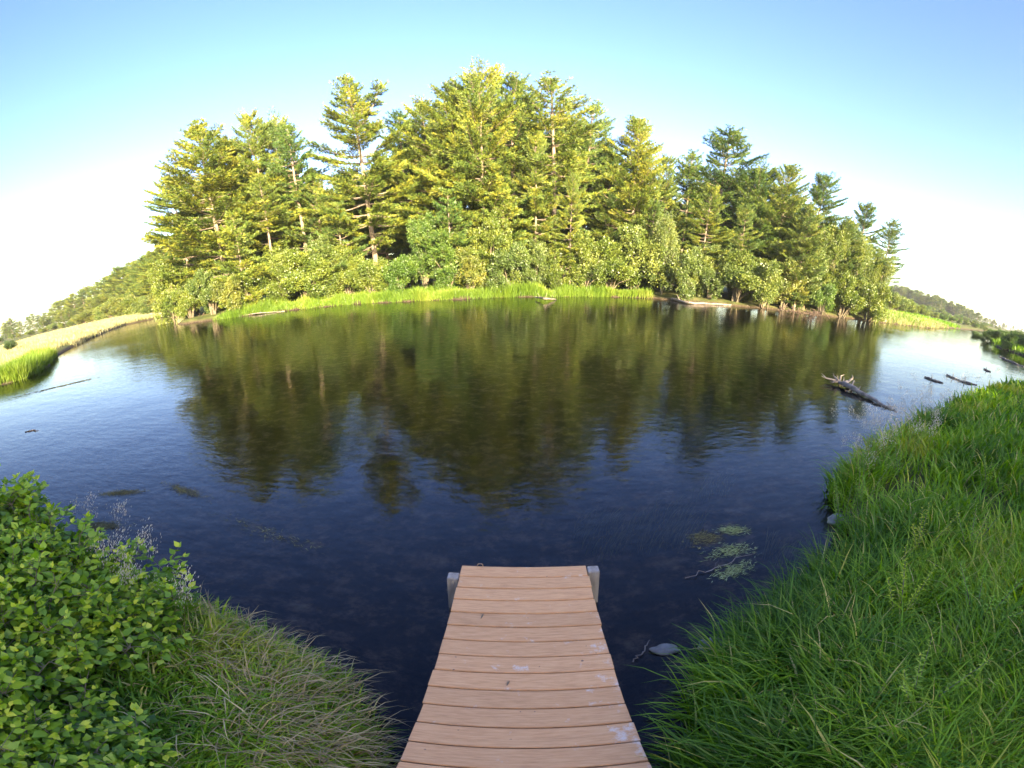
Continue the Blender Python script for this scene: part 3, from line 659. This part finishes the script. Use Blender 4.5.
# ------------------------------------------------------------------ leafy shrubs of the near left bank
def leafy_shrub(seed, W, H, nst=26, tw=7):
    R = np.random.default_rng(seed); tb = Tubes(4); LP, LD, LT, LS = [], [], [], []
    for k in range(nst):
        a = R.uniform(0, 6.28); rr = W * R.uniform(0, 1) ** .6; hh = H * (1 - .45 * (rr / W) ** 2) * R.uniform(.72, 1.1)
        base = np.array([cos(a) * rr * .35, sin(a) * rr * .35, -.08]); tip = np.array([cos(a) * rr, sin(a) * rr, hh])
        q = np.linspace(0, 1, 7)[:, None]; side = R.normal(0, .05, 3)
        pts = base + (tip - base) * q + np.sin(q * pi) * side + np.array([0, 0, .08 * H]) * np.sin(q * pi)
        tb.add(pts, .008 * (1 - q[:, 0] * .75), 4, False)
        f = lambda t: pts[min(int(t * 6), 5)] + (pts[min(int(t * 6), 5) + 1] - pts[min(int(t * 6), 5)]) * (t * 6 - min(int(t * 6), 5))
        branches = [(pts[-1] - (tip - base) * .0, nrm(tip - base + np.array([0, 0, .3])), .0)]
        for j in range(tw):
            t = R.uniform(.3, .98); p = f(t); d = nrm(np.array([R.normal(), R.normal(), R.uniform(.2, 1.1)])); L = R.uniform(.12, .3) * (1.2 - .5 * t)
            e = p + d * L; tb.add(np.array([p, p + d * L * .5 + [0, 0, .01], e]), np.array([.003, .0024, .0012]), 3, False)
            m = int(L / .036); ph = R.uniform(0, 6.28)
            for i in range(m):
                u = (i + 1) / m; c = p + d * L * u; ph += 2.4; s = nrm(np.cross(d, [0.1, .2, 1.])); b = np.cross(d, s)
                dd = nrm(d * .55 + (s * cos(ph) + b * sin(ph)) * .9 + np.array([0, 0, .15]))
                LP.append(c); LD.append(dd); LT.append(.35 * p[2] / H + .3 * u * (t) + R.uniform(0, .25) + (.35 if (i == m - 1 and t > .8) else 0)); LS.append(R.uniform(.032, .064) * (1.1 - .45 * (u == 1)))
            for q_ in range(2):
                LP.append(e); LD.append(nrm(d + R.normal(0, .4, 3))); LT.append(.55 + R.uniform(0, .45) if t > .75 else .5 * R.random()); LS.append(R.uniform(.03, .055))
    P = np.array(LP); D = np.array(LD); S = np.array(LS)[:, None]; n = len(P)
    side = nrm(np.cross(D, np.array([0, 0, 1.]) + R.normal(0, .25, (n, 3)))); up = np.cross(side, D)
    up = np.where(up[:, 2:] < 0, -up, up)
    def pt(l, w, h): return P + D * S * l + side * S * w + up * S * h
    V = np.stack([pt(.12, 0, 0), pt(.42, -.38, .07), pt(.85, -.46, .06), pt(1.2, -.22, -.04), pt(1.58, 0, -.16), pt(1.2, .22, -.04), pt(.85, .46, .06), pt(.42, .38, .07), pt(.8, 0, -.03)], 1)
    b = (np.arange(n) * 9)[:, None]
    Q = np.concatenate([b + np.array([[0, 8, 2, 1]]), b + np.array([[8, 4, 3, 2]]), b + np.array([[0, 7, 6, 8]]), b + np.array([[8, 6, 5, 4]])])
    me = np_mesh('foliage', V.reshape(-1, 3), Q, M_shrub, np.repeat(np.clip(LT, 0, 1), 9), smooth=True)
    return tb.mesh('stem', M_stem), me, H
SHRUB = {'a': leafy_shrub(51, .75, .85, 34, 15), 'b': leafy_shrub(52, .65, .7, 30, 15), 'c': leafy_shrub(53, .55, 1.1, 24, 15)}
near_shrubs = [
 (-4.15, 1.25, .98, 'c', 1.2, .3, 'tallest leafy shrub at the frame edge, upright shoots above the water', (1, 1, 1)),
 (-3.4, 1.15, .78, 'a', 1.1, 1.4, 'dense leafy shrub between the tall shoots and the seed heads', (.95, 1, 1)),
 (-2.75, 1.35, .52, 'b', 1.1, 2.1, 'low leafy shrub closest to the water with pale young tips', (1.1, 1.1, .9)),
 (-2.75, .72, .70, 'a', 1.0, 3.0, 'broad leafy shrub in the middle of the patch, bright round leaves', (1.05, 1.05, 1)),
 (-2.35, .95, .42, 'b', .95, 4.2, 'low leafy shrub merging into the grass beside the straw', (1, 1, 1)),
 (-2.25, .2, .5, 'b', 1.0, 5.0, 'leafy shrub at the bottom of the patch with yellow tipped shoots', (1.15, 1.1, .9)),
 (-3.5, .35, .85, 'a', 1.1, 5.6, 'shaded leafy shrub behind the broad one at the corner of the bank', (.9, 1, 1)),
 (*at(20, 742, .75), .36, 'b', .8, 2.9, 'leafy shrub at the lowest corner, nearest to the viewer', (1.05, 1.05, .95)),
 (-5.1, 1.0, 1.0, 'a', 1.2, .9, 'leafy shrub standing farthest upstream, behind the tallest shoots', (.9, 1, 1)),
]
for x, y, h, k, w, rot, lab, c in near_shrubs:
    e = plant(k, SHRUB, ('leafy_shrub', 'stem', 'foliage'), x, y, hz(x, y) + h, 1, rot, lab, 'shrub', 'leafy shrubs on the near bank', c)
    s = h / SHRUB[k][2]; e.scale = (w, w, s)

# tall herbs standing in the grass
def herb(seed, H=.8, nl=46):
    R = np.random.default_rng(seed); tb = Tubes(4); P, D, S, T = [], [], [], []
    for st in range(5):
        a = R.uniform(0, 6.28); l = R.uniform(.05, .3); q = np.linspace(0, 1, 6); h = H * R.uniform(.65, 1)
        pts = np.array([[cos(a) * l * u ** 1.5 + .03 * cos(a), sin(a) * l * u ** 1.5, h * u - .03] for u in q]); tb.add(pts, .0045 * (1 - q * .7), 4, False)
        for i in range(nl):
            u = .15 + .85 * (i + 1) / nl; p = np.array([np.interp(u, q, pts[:, k]) for k in range(3)]); ph = i * 2.4
            P.append(p); D.append(nrm(np.array([cos(ph), sin(ph), R.uniform(.1, .7)]))); S.append(R.uniform(.055, .085) * (1.15 - .75 * u)); T.append(.25 + .45 * u + R.uniform(0, .25))
    P = np.array(P); D = np.array(D); S = np.array(S)[:, None]; n = len(P); side = nrm(np.cross(D, [0, 0, 1.])); up = np.cross(side, D)
    pt = lambda l, w, h: P + D * S * l + side * S * w + up * S * h
    V = np.stack([pt(0, 0, 0), pt(.4, -.17, .05), pt(1, 0, -.12), pt(.4, .17, .05), pt(.45, 0, 0)], 1); b = (np.arange(n) * 5)[:, None]
    F = np.concatenate([b + np.array([[0, 4, 1]]), b + np.array([[1, 4, 2]]), b + np.array([[0, 3, 4]]), b + np.array([[4, 3, 2]])])
    return tb.mesh('stem', M_stem), np_mesh('foliage', V.reshape(-1, 3), F, M_shrub, np.repeat(np.clip(T, 0, 1), 5)), H
HERB = {'a': herb(61), 'b': herb(62, .7, 38), 'c': herb(63, .9, 52)}
for px, py, k, h, lab, c in [(852, 478, 'c', .95, 'tall dark herb leaning over the cove from the grass bank', (.6, .8, .7)), (868, 470, 'a', .8, 'second dark herb beside the cove herb at the bank edge', (.7, .9, .8)),
                             (905, 455, 'b', .7, 'herb in the grass between the cove and the frame edge', (.8, 1, .9)), (925, 530, 'a', .75, 'yellowish herb in the middle of the grass bank', (1.35, 1.1, .8)),
                             (908, 590, 'c', .8, 'yellow green herb in the grass, below the yellowish one', (1.3, 1.15, .8)), (925, 680, 'a', .7, 'pale feathery herb in the near grass towards the lower corner', (1, 1, 1.1)),
                             (985, 600, 'b', .7, 'bluish green herb near the frame edge in the grass', (.7, .9, .95)), (990, 470, 'c', .8, 'slender herb in the far part of the grass bank', (1.1, 1.1, .9)), (790, 700, 'b', .5, 'low herb in the grass close to the landing', (1, 1, 1)),
                             (975, 530, 'a', .75, 'dark green herb left of the frame edge in the mid grass', (.75, .95, .9))]:
    x, y = at(px, py, .75); plant(k, HERB, ('leafy_herb', 'stem', 'foliage'), x, y, hz(x, y) + h, 1, px * .1, lab, 'herb', 'herbs in the grass bank', c)

# ------------------------------------------------------------------ the landing
def box(cx, cy, cz, sx, sy, sz, bev=.004, jag=0, R=None):
    import bmesh
    bm = bmesh.new(); bmesh.ops.create_cube(bm, size=1)
    for v in bm.verts: v.co = (cx + v.co.x * sx, cy + v.co.y * sy, cz + v.co.z * sz)
    if jag:
        for v in bm.verts: v.co.x += R.uniform(-jag, jag); v.co.y += R.uniform(-.001, .001); v.co.z += R.uniform(-.0015, .0015)
    bmesh.ops.bevel(bm, geom=bm.edges[:], offset=bev, segments=2, affect='EDGES')
    return bm
def bm_link(name, bm, m, parent=None, loc=(0, 0, 0)):
    me = bpy.data.meshes.new(name); bm.to_mesh(me); bm.free(); me.materials.append(m)
    return link(name, me, parent, loc)

def plank_mat():
    m, nt, out = mat('tan_deck_board'); L = nt.links.new
    geo = N(nt, 'ShaderNodeNewGeometry'); oi = N(nt, 'ShaderNodeObjectInfo')
    ad = N(nt, 'ShaderNodeVectorMath', operation='ADD'); sc = N(nt, 'ShaderNodeVectorMath', operation='SCALE'); sc.inputs[0].default_value = (13, 7, 3)
    L(oi.outputs['Random'], sc.inputs['Scale']); L(geo.outputs['Position'], ad.inputs[0]); L(sc.outputs[0], ad.inputs[1])
    mp = N(nt, 'ShaderNodeMapping'); mp.inputs['Scale'].default_value = (1, 9, 9); L(ad.outputs[0], mp.inputs[0])
    n = N(nt, 'ShaderNodeTexNoise'); n.inputs['Scale'].default_value = 9; n.inputs['Detail'].default_value = 8; n.inputs['Roughness'].default_value = .65; L(mp.outputs[0], n.inputs['Vector'])
    col = ramp(nt, [(.25, (.43, .215, .09)), (.5, (.61, .325, .145)), (.75, (.70, .41, .20))], n.outputs[0])
    # worn pale patches, mostly on the boards' downstream ends, and one on the eighth board
    n2 = N(nt, 'ShaderNodeTexNoise'); n2.inputs['Scale'].default_value = 11; n2.inputs['Detail'].default_value = 9; n2.inputs['Roughness'].default_value = .7; L(geo.outputs['Position'], n2.inputs['Vector'])
    sep = N(nt, 'ShaderNodeSeparateXYZ'); L(geo.outputs['Position'], sep.inputs[0])
    mr = N(nt, 'ShaderNodeMapRange'); mr.inputs[1].default_value = .30; mr.inputs[2].default_value = .50; mr.inputs[3].default_value = 0; mr.inputs[4].default_value = .13; L(sep.outputs[0], mr.inputs[0])
    mry = N(nt, 'ShaderNodeMapRange'); mry.inputs[1].default_value = 2.6; mry.inputs[2].default_value = 2.0; L(sep.outputs[1], mry.inputs[0])
    ml = N(nt, 'ShaderNodeMath', operation='MULTIPLY'); L(mr.outputs[0], ml.inputs[0]); L(mry.outputs[0], ml.inputs[1])
    dx = N(nt, 'ShaderNodeVectorMath', operation='DISTANCE')
    ms = N(nt, 'ShaderNodeMapping'); ms.inputs['Scale'].default_value = (1, 2.6, 0); L(geo.outputs['Position'], ms.inputs[0]); L(ms.outputs[0], dx.inputs[0]); dx.inputs[1].default_value = (-.05, 1.845 * 2.6, 0)
    md = N(nt, 'ShaderNodeMapRange'); md.inputs[1].default_value = .17; md.inputs[2].default_value = .05; md.inputs[3].default_value = 0; md.inputs[4].default_value = .17; L(dx.outputs['Value'], md.inputs[0])
    s1 = N(nt, 'ShaderNodeMath', operation='ADD'); L(ml.outputs[0], s1.inputs[0]); L(md.outputs[0], s1.inputs[1])
    s2 = N(nt, 'ShaderNodeMath', operation='ADD'); L(s1.outputs[0], s2.inputs[0]); L(n2.outputs[0], s2.inputs[1])
    th = N(nt, 'ShaderNodeMapRange'); th.inputs[1].default_value = .62; th.inputs[2].default_value = .72; L(s2.outputs[0], th.inputs[0])
    mx = N(nt, 'ShaderNodeMix', data_type='RGBA'); L(th.outputs[0], mx.inputs[0]); L(col, mx.inputs[6]); mx.inputs[7].default_value = (.62, .50, .40, 1)
    # small dark specks
    n4 = N(nt, 'ShaderNodeTexNoise'); n4.inputs['Scale'].default_value = 26; n4.inputs['Detail'].default_value = 2; L(ad.outputs[0], n4.inputs['Vector'])
    t4 = N(nt, 'ShaderNodeMapRange'); t4.inputs[1].default_value = .74; t4.inputs[2].default_value = .78; L(n4.outputs[0], t4.inputs[0])
    mx3 = N(nt, 'ShaderNodeMix', data_type='RGBA'); L(t4.outputs[0], mx3.inputs[0]); L(mx.outputs[2], mx3.inputs[6]); mx3.inputs[7].default_value = (.16, .10, .07, 1)
    hv = N(nt, 'ShaderNodeHueSaturation'); rv = N(nt, 'ShaderNodeMapRange'); rv.inputs[3].default_value = .80; rv.inputs[4].default_value = .95; L(oi.outputs['Random'], rv.inputs[0]); L(rv.outputs[0], hv.inputs['Value']); L(mx3.outputs[2], hv.inputs['Color'])
    b = N(nt, 'ShaderNodeBsdfPrincipled'); b.inputs['Roughness'].default_value = .75; L(hv.outputs[0], b.inputs['Base Color'])
    bp = N(nt, 'ShaderNodeBump'); bp.inputs['Strength'].default_value = .35; bp.inputs['Distance'].default_value = .003; L(n.outputs[0], bp.inputs['Height']); L(bp.outputs[0], b.inputs['Normal'])
    L(b.outputs[0], out.inputs[0]); return m

DZ = .35; D0 = 2.91; PB = .1405
def build_dock():
    R = random.Random(3); e = bpy.data.objects.new('landing_dock', None); COL.objects.link(e); e.location = (0, 2.91, 0)
    tag(e, 'short tan plank landing with grey corner posts reaching into the river', 'dock')
    pm = plank_mat()
    W = .968
    for k in range(19):
        y = D0 - PB * (k + .5)
        w = W + R.uniform(-.005, .005)
        bm = box(0, 0, 0, w, PB - .0085, .028, .003, .002, R)
        import bmesh as _b
        bm_link('plank', bm, pm, e, (R.uniform(-.003, .003), y - 2.91, DZ - .014))
    for sx in (-1, 1):
        bm_link('side_beam', box(sx * .44, 0, 0, .04, 2.62, .14, .004), M_post, e, (0, D0 - 1.34 - 2.91, DZ - .1))
    bm_link('end_beam', box(0, 0, 0, .836, .04, .14, .004), M_post, e, (0, -.06, DZ - .1))
    for sx, t in ((-1, -.012), (1, .004)):
        bm = box(0, 0, 0, .088, .088, 1.5, .006)
        p = bm_link('post', bm, M_post, e, (sx * .533, -.13 if sx < 0 else -.06, DZ + t - .75))
        p['label'] = 'weathered grey square corner post'
        bm_link('side_bolt', box(0, 0, 0, .03, .03, .03, .006), M_metal, p, (-sx * .052, 0, .66))
    # iron eye at the river end
    t = Tubes(6); a = np.linspace(-.4, pi + .4, 14); t.add(np.column_stack([.022 * np.cos(a), a * 0, .022 * np.sin(a) + .012]), np.full(14, .0045), 6)
    link('iron_ring', t.mesh('iron_ring', M_metal), e, (-.34, -.012, DZ))
build_dock()
# twig bits on the boards
for (px, py, L, lab) in [(481, 619, .05, 'tiny dark bud husk on the fifth plank from the river'), (507, 686, .04, 'tiny curled dead leaf on the eleventh plank')]:
    x, y = at(px, py, DZ); t = Tubes(5); t.add(np.array([[0, 0, .005], [.006, L * .5, .009], [.012, L, .005]]), np.array([.002, .005, .001]), 5)
    o = link('twig', t.mesh('twig', M_stem), None, (x, y, DZ)); tag(o, lab, 'twig')

# ------------------------------------------------------------------ driftwood, stones, weed
def log(pts, rad, branches, label, name='driftwood_log', cat='log', m=M_drift, seed=0, group=None):
    R = np.random.default_rng(seed); t = Tubes(9); pts = np.array(pts, float); c = pts[0].copy(); q = pts - c
    n = 14; u = np.linspace(0, 1, n); w = np.linspace(0, 1, len(q))
    P = np.column_stack([np.interp(u, w, q[:, i]) for i in range(3)]); P[1:-1] += R.normal(0, .022 * np.linalg.norm(q[-1]) ** .5, (n - 2, 3)) * [1, 1, .4]
    rr = np.interp(u, np.linspace(0, 1, len(rad)), rad) * R.uniform(.84, 1.14, n)
    t.add(P, rr)
    for f, d, L, r in branches:
        i = int(f * (n - 1)); s = P[i]; d = nrm(np.array(d, float)); k = np.linspace(0, 1, 5)[:, None]
        t.add(s + d * L * k + R.normal(0, .05 * L, (5, 3)) * k, r * (1 - .8 * k[:, 0]), 5)
    o = link(name, t.mesh(name, m), None, tuple(c)); tag(o, label, cat, group); return o
g = lambda px, py, z: (*at(px, py, z), z)
x0, y0 = at(838, 385); x1, y1 = at(897, 412)
dx_, dy_ = x1 - x0, y1 - y0
log([(x0, y0, .10), (x0 + dx_ * .2, y0 + dy_ * .28, .12), (x0 + dx_ * .45, y0 + dy_ * .40, .07), (x0 + dx_ * .7, y0 + dy_ * .78, .02), (x1, y1, -.01)], [.05, .085, .06, .045, .025],
    [(0, (-.8, .5, .15), .55, .05), (0, (.2, 1, .3), .5, .045), (.06, (1, .9, .12), 1.0, .05), (.10, (1, .4, .1), .8, .05), (.04, (-1, -.4, .05), .5, .05), (.25, (1, 1.0, .0), .9, .045), (.0, (-.3, .2, .8), .22, .04), (.1, (-.8, -.8, .0), .4, .045),
     (.93, (.5, .9, .15), .5, .035), (.9, (.9, -.2, .1), .3, .03), (.2, (.9, .7, .02), 1.5, .06), (.97, (-.3, .8, .2), .35, .03), (.12, (.5, .7, .5), .3, .04), (.5, (-.2, -1, .05), .4, .035), (.4, (.9, .6, .1), .4, .035), (.15, (-.2, 1, .1), .9, .05), (.3, (-.5, -.9, .1), .3, .04)],
    'forked driftwood snag with upturned roots lying in the river before the grass bank', 'driftwood_snag', 'driftwood', seed=2)
for i, (a, b, r, lab) in enumerate([((925, 377), (943, 383), .045, 'dark short log floating left of the twin floating logs'), ((947, 375), (962, 381), .04, 'upper of two end to end logs floating near the sunlit reflection'),
                                  ((958, 380), (977, 385), .045, 'longer lower log of the two lying end to end in the river'), ((984, 369), (991, 372), .05, 'tiny log floating alone towards the dark bank bushes'),
                                  ((1000, 357), (1024, 367), .08, 'long dark log at the waterline below the dark bank bushes')]):
    log([g(*a, .02), g((a[0] + b[0]) / 2, (a[1] + b[1]) / 2, .03), g(*b, .01)], [r, r * 1.1, r * .6], [(.4, (.2, .3, .8), .25, .03)], lab, 'floating_log', 'log', seed=10 + i, group='logs floating off the grass bank')
log([g(672, 299, .12), g(690, 303, .14), g(722, 304, .10), g(760, 307, .1)], [.13, .12, .08, .05], [(.2, (-.3, .3, .6), .8, .05), (.6, (.3, -.5, .3), .6, .04)], 'long bleached log lying along the shore of the wooded point', 'shore_log', 'log', seed=20)
log([g(236, 316, .1), g(262, 313, .1), g(285, 311, .02)], [.05, .045, .03], [(.5, (.2, -.4, .4), .4, .03)], 'short grey log stranded in the sedge near the upstream tip', 'shore_log', 'log', seed=21)
log([g(536, 297, .2), g(545, 298.5, .3), g(556, 299.5, .02)], [.07, .08, .04], [(.5, (.2, -.4, .6), .6, .03), (.3, (-.4, -.3, .6), .5, .03)], 'broken dead limb poking from the gap in the sedge strip', 'shore_limb', 'branch', seed=22)
log([g(25, 432, .01), g(33, 430, .01), g(38, 431, .0)], [.015, .025, .01], [(.5, (.6, .2, .1), .1, .008)], 'small dark twig floating near the frame edge upstream', 'floating_twig', 'twig', seed=23)
# undercut bank roots at the upstream tip and downstream
Rr = np.random.default_rng(5)
for px, py, wpx, lab in [(206, 319, 14, 'tangle of reddish roots under the upstream tip of the wooded point'), (806, 315, 20, 'dark tangle of roots under the downstream shrubs of the point')]:
    t = Tubes(4); c = np.array([*at(px, py), 0.])
    for k in range(60):
        s = np.array([Rr.normal(0, 1.6), Rr.normal(.4, .6), Rr.uniform(.2, .7)]); e = s + np.array([Rr.normal(0, .8), Rr.normal(-.5, .4), -s[2] - .1])
        t.add(np.array([s, (s + e) / 2 + Rr.normal(0, .12, 3), e]), np.array([.04, .03, .012]), 4, False)
    o = link('root_tangle', t.mesh('root_tangle', M_root), None, tuple(c)); tag(o, lab, 'roots')

def stone(px, py, sx, sy, sz, z, seed, label, group=None):
    import bmesh
    bm = bmesh.new(); bmesh.ops.create_icosphere(bm, subdivisions=4, radius=1); R = random.Random(seed)
    ks = [(R.uniform(.8, 2.6), R.uniform(.8, 2.6), R.uniform(.8, 2.6), R.uniform(0, 6)) for _ in range(6)]
    for v in bm.verts:
        d = 1 + sum(.03 * sin(a * v.co.x * 2 + b * v.co.y * 2 + c * v.co.z * 2 + p) for a, b, c, p in ks)
        v.co = (v.co.x * d * sx, v.co.y * d * sy, v.co.z * d * sz)
    for f in bm.faces: f.smooth = True
    x, y = at(px, py, z); o = bm_link('stone', bm, M_rock, None, (x, y, z)); o.rotation_euler[2] = R.uniform(-.3, .3); tag(o, label, 'stone', group)
stone(665, 650, .10, .052, .042, .004, 1, 'smooth pale oblong stone half out of the water beside the landing')
stone(712, 645, .10, .07, .06, .03, 2, 'dark rough stone at the foot of the grass bank')
stone(836, 520, .12, .09, .07, .02, 5, 'dark stone in the cove under the grass bank')
log([g(633, 662, .01), g(641, 655, .02), g(650, 640, .0)], [.005, .006, .003], [], 'short thin wet stick floating by the pale oblong stone', 'wet_stick', 'stick', seed=31)
log([g(685, 578, .01), g(715, 566, .02), g(755, 553, .0)], [.003, .004, .002], [(.5, (0.4, .6, .05), .15, .002)], 'thin floating reed stem by the green weed mats', 'reed_stem', 'reed', seed=33)

def weed_patch(px, py, L, W, ang, n, seed, label, m, zz=(.0, .012), group=None, name='floating_weed', cat='water weed', ln=(.03, .09), wd=(.004, .010)):
    R = np.random.default_rng(seed); x, y = at(px, py)
    k = R.normal(0, .4, (n, 2)) * [L, W]; hole = vnoise(k + 50, .16, seed) > (.38 if W > .11 and L < .5 else -1); k = k[hole]
    c, s = cos(ang), sin(ang); P = np.column_stack([k[:, 0] * c - k[:, 1] * s, k[:, 0] * s + k[:, 1] * c, R.uniform(*zz, len(k))])
    D = np.repeat([[c, s, 0.]], len(P), 0) * R.choice([-1, 1], (len(P), 1))
    V, F, t = blades(P, D, 4, ln, wd, .5, 0, R); V[:, 2] = np.clip(V[:, 2] * .25, zz[0], zz[1]) if zz[1] > 0 else V[:, 2]
    o = link(name, np_mesh(name, V, F, m, t), None, (x, y, .003 if zz[1] > 0 else 0)); tag(o, label, cat, group)
gw = 'weed mats floating in the river'
weed_patch(734, 530, .16, .06, -.2, 100, 1, 'bright green weed mat farthest from the grass bank foot', M_algae, group=gw)
weed_patch(705, 538, .22, .12, .2, 110, 2, 'brownish weed mat closest to the landing of the floating mats', M_weed, group=gw)
weed_patch(731, 552, .26, .12, .1, 120, 3, 'ring shaped pale green weed mat in the middle of the floating mats', M_algae, group=gw)
weed_patch(735, 571, .22, .05, .25, 90, 4, 'thin pale weed mat trailing below the ring shaped mat', M_algae, group=gw)
weed_patch(185, 491, .55, .07, -.15, 200, 5, 'dark streak of weed trailing at the surface upstream of the landing', M_weed, group=gw)
weed_patch(100, 526, .3, .08, .5, 420, 6, 'small dark weed clump behind the pale seed heads', M_weed, group=gw)
weed_patch(122, 493, .4, .05, .55, 260, 7, 'thin short weed streak just upstream of the long trailing streak', M_weed, group=gw)
weed_patch(265, 532, .9, .10, -.15, 70, 8, 'faint sparse weed streak in the blue water before the straw', M_weed, group=gw)
weed_patch(62, 386, 2.2, .22, 1.1, 200, 9, 'faint long weed streak off the upstream sedge clump', M_weed, group=gw, ln=(.1, .25), wd=(.02, .04))
# submerged weed beds
R = np.random.default_rng(8)
P = np.column_stack([R.uniform(.6, 3.2, 500), R.uniform(1.8, 5.5, 500)]); s = sdist(P); q = vnoise(P, .9, 31)
P = P[(s < -.15) & (q > .66)]; z = height(P)
v, q4, t3, ti = strips(np.column_stack([P, z]).repeat(9, 0) + R.normal(0, .04, (len(P) * 9, 3)) * [1, 1, 0], R.uniform(.2, .5, len(P) * 9), R.uniform(1.0, 1.4, len(P) * 9), R.normal(.5, .3, len(P) * 9), R.uniform(.008, .016, len(P) * 9), 4, R, R.uniform(0, 1, len(P) * 9))
v[:, 2] = np.minimum(v[:, 2], -.16 - .05 * np.sin(v[:, 0] * 9))
o = link('river_weed', np_mesh('river_weed', v, [q4, t3], M_weed, ti)); tag(o, 'brown weed beds swaying under the clear water around the landing', 'water weed', kind='stuff')

# ------------------------------------------------------------------ the summer haze
def build_haze():
    import bmesh
    bm = bmesh.new(); bmesh.ops.create_cube(bm, size=1)
    for v in bm.verts: v.co = (v.co.x * 8400, v.co.y * 8400, (v.co.z + .5) * 36.5 - 3.5)
    m, nt, out = mat('haze_air'); v = N(nt, 'ShaderNodeVolumePrincipled'); v.inputs['Density'].default_value = HAZE
    v.inputs['Color'].default_value = (.95, .97, 1, 1); v.inputs['Anisotropy'].default_value = .2
    nt.links.new(v.outputs[0], out.inputs['Volume'])
    o = bm_link('haze', bm, m); tag(o, 'thin pale summer haze over the river and woods', 'haze', kind='stuff')
HAZE = .0002
build_haze()

# ------------------------------------------------------------------ light
SUN_EL = radians(20); SUN_DIR = (.40, -.92)       # towards the sun, on the ground plane
w = bpy.data.worlds.new('World'); scene.world = w; w.use_nodes = True; nt = w.node_tree
bg = nt.nodes['Background']; sky = nt.nodes.new('ShaderNodeTexSky'); sky.sky_type = 'NISHITA'; sky.sun_disc = False
sky.sun_elevation = SUN_EL; sky.sun_rotation = atan2(SUN_DIR[0], SUN_DIR[1]); sky.air_density = 1.0; sky.dust_density = 1.8; sky.ozone_density = 1.0; sky.altitude = 200
hs = nt.nodes.new('ShaderNodeHueSaturation'); hs.inputs['Saturation'].default_value = 1.32; hs.inputs['Hue'].default_value = .524
nt.links.new(sky.outputs[0], hs.inputs['Color']); nt.links.new(hs.outputs[0], bg.inputs[0]); bg.inputs[1].default_value = .12
sd = bpy.data.lights.new('sun', 'SUN'); sd.energy = 5.0; sd.angle = radians(.6); sd.color = (1, .86, .62)
so = bpy.data.objects.new('sun', sd); COL.objects.link(so)
from mathutils import Vector
h = hypot(*SUN_DIR); dv = Vector((SUN_DIR[0] / h * cos(SUN_EL), SUN_DIR[1] / h * cos(SUN_EL), sin(SUN_EL)))
so.rotation_euler = dv.to_track_quat('Z', 'Y').to_euler(); so.location = (10, -30, 30)

# ------------------------------------------------------------------ camera
cd = bpy.data.cameras.new('camera'); cd.type = 'PANO'; cam = bpy.data.objects.new('camera', cd); COL.objects.link(cam)
c = cd if hasattr(cd, 'panorama_type') else cd.cycles
c.panorama_type = 'EQUIRECTANGULAR'
c.longitude_min = radians((0 - CX) / SCALE); c.longitude_max = radians((1024 - CX) / SCALE)
c.latitude_min = radians(-384 / SCALE); c.latitude_max = radians(384 / SCALE)
cam.location = (0, 0, EYE); cam.rotation_euler = (pi / 2 - PITCH, 0, 0); cd.clip_end = 10000; cd.clip_start = .05
scene.camera = cam
scene.view_settings.view_transform = 'Standard'; scene.view_settings.look = 'None'; scene.view_settings.gamma = 1; scene.view_settings.exposure = 2.7
scene.view_settings.use_white_balance = True; scene.view_settings.white_balance_temperature = 7150; scene.view_settings.white_balance_tint = 10
scene.render.engine = 'CYCLES'; cy = scene.cycles
cy.use_denoising = True; cy.max_bounces = 6; cy.transparent_max_bounces = 8; cy.diffuse_bounces = 3; cy.glossy_bounces = 3; cy.transmission_bounces = 3
cy.caustics_reflective = False; cy.caustics_refractive = False; cy.sample_clamp_indirect = 6
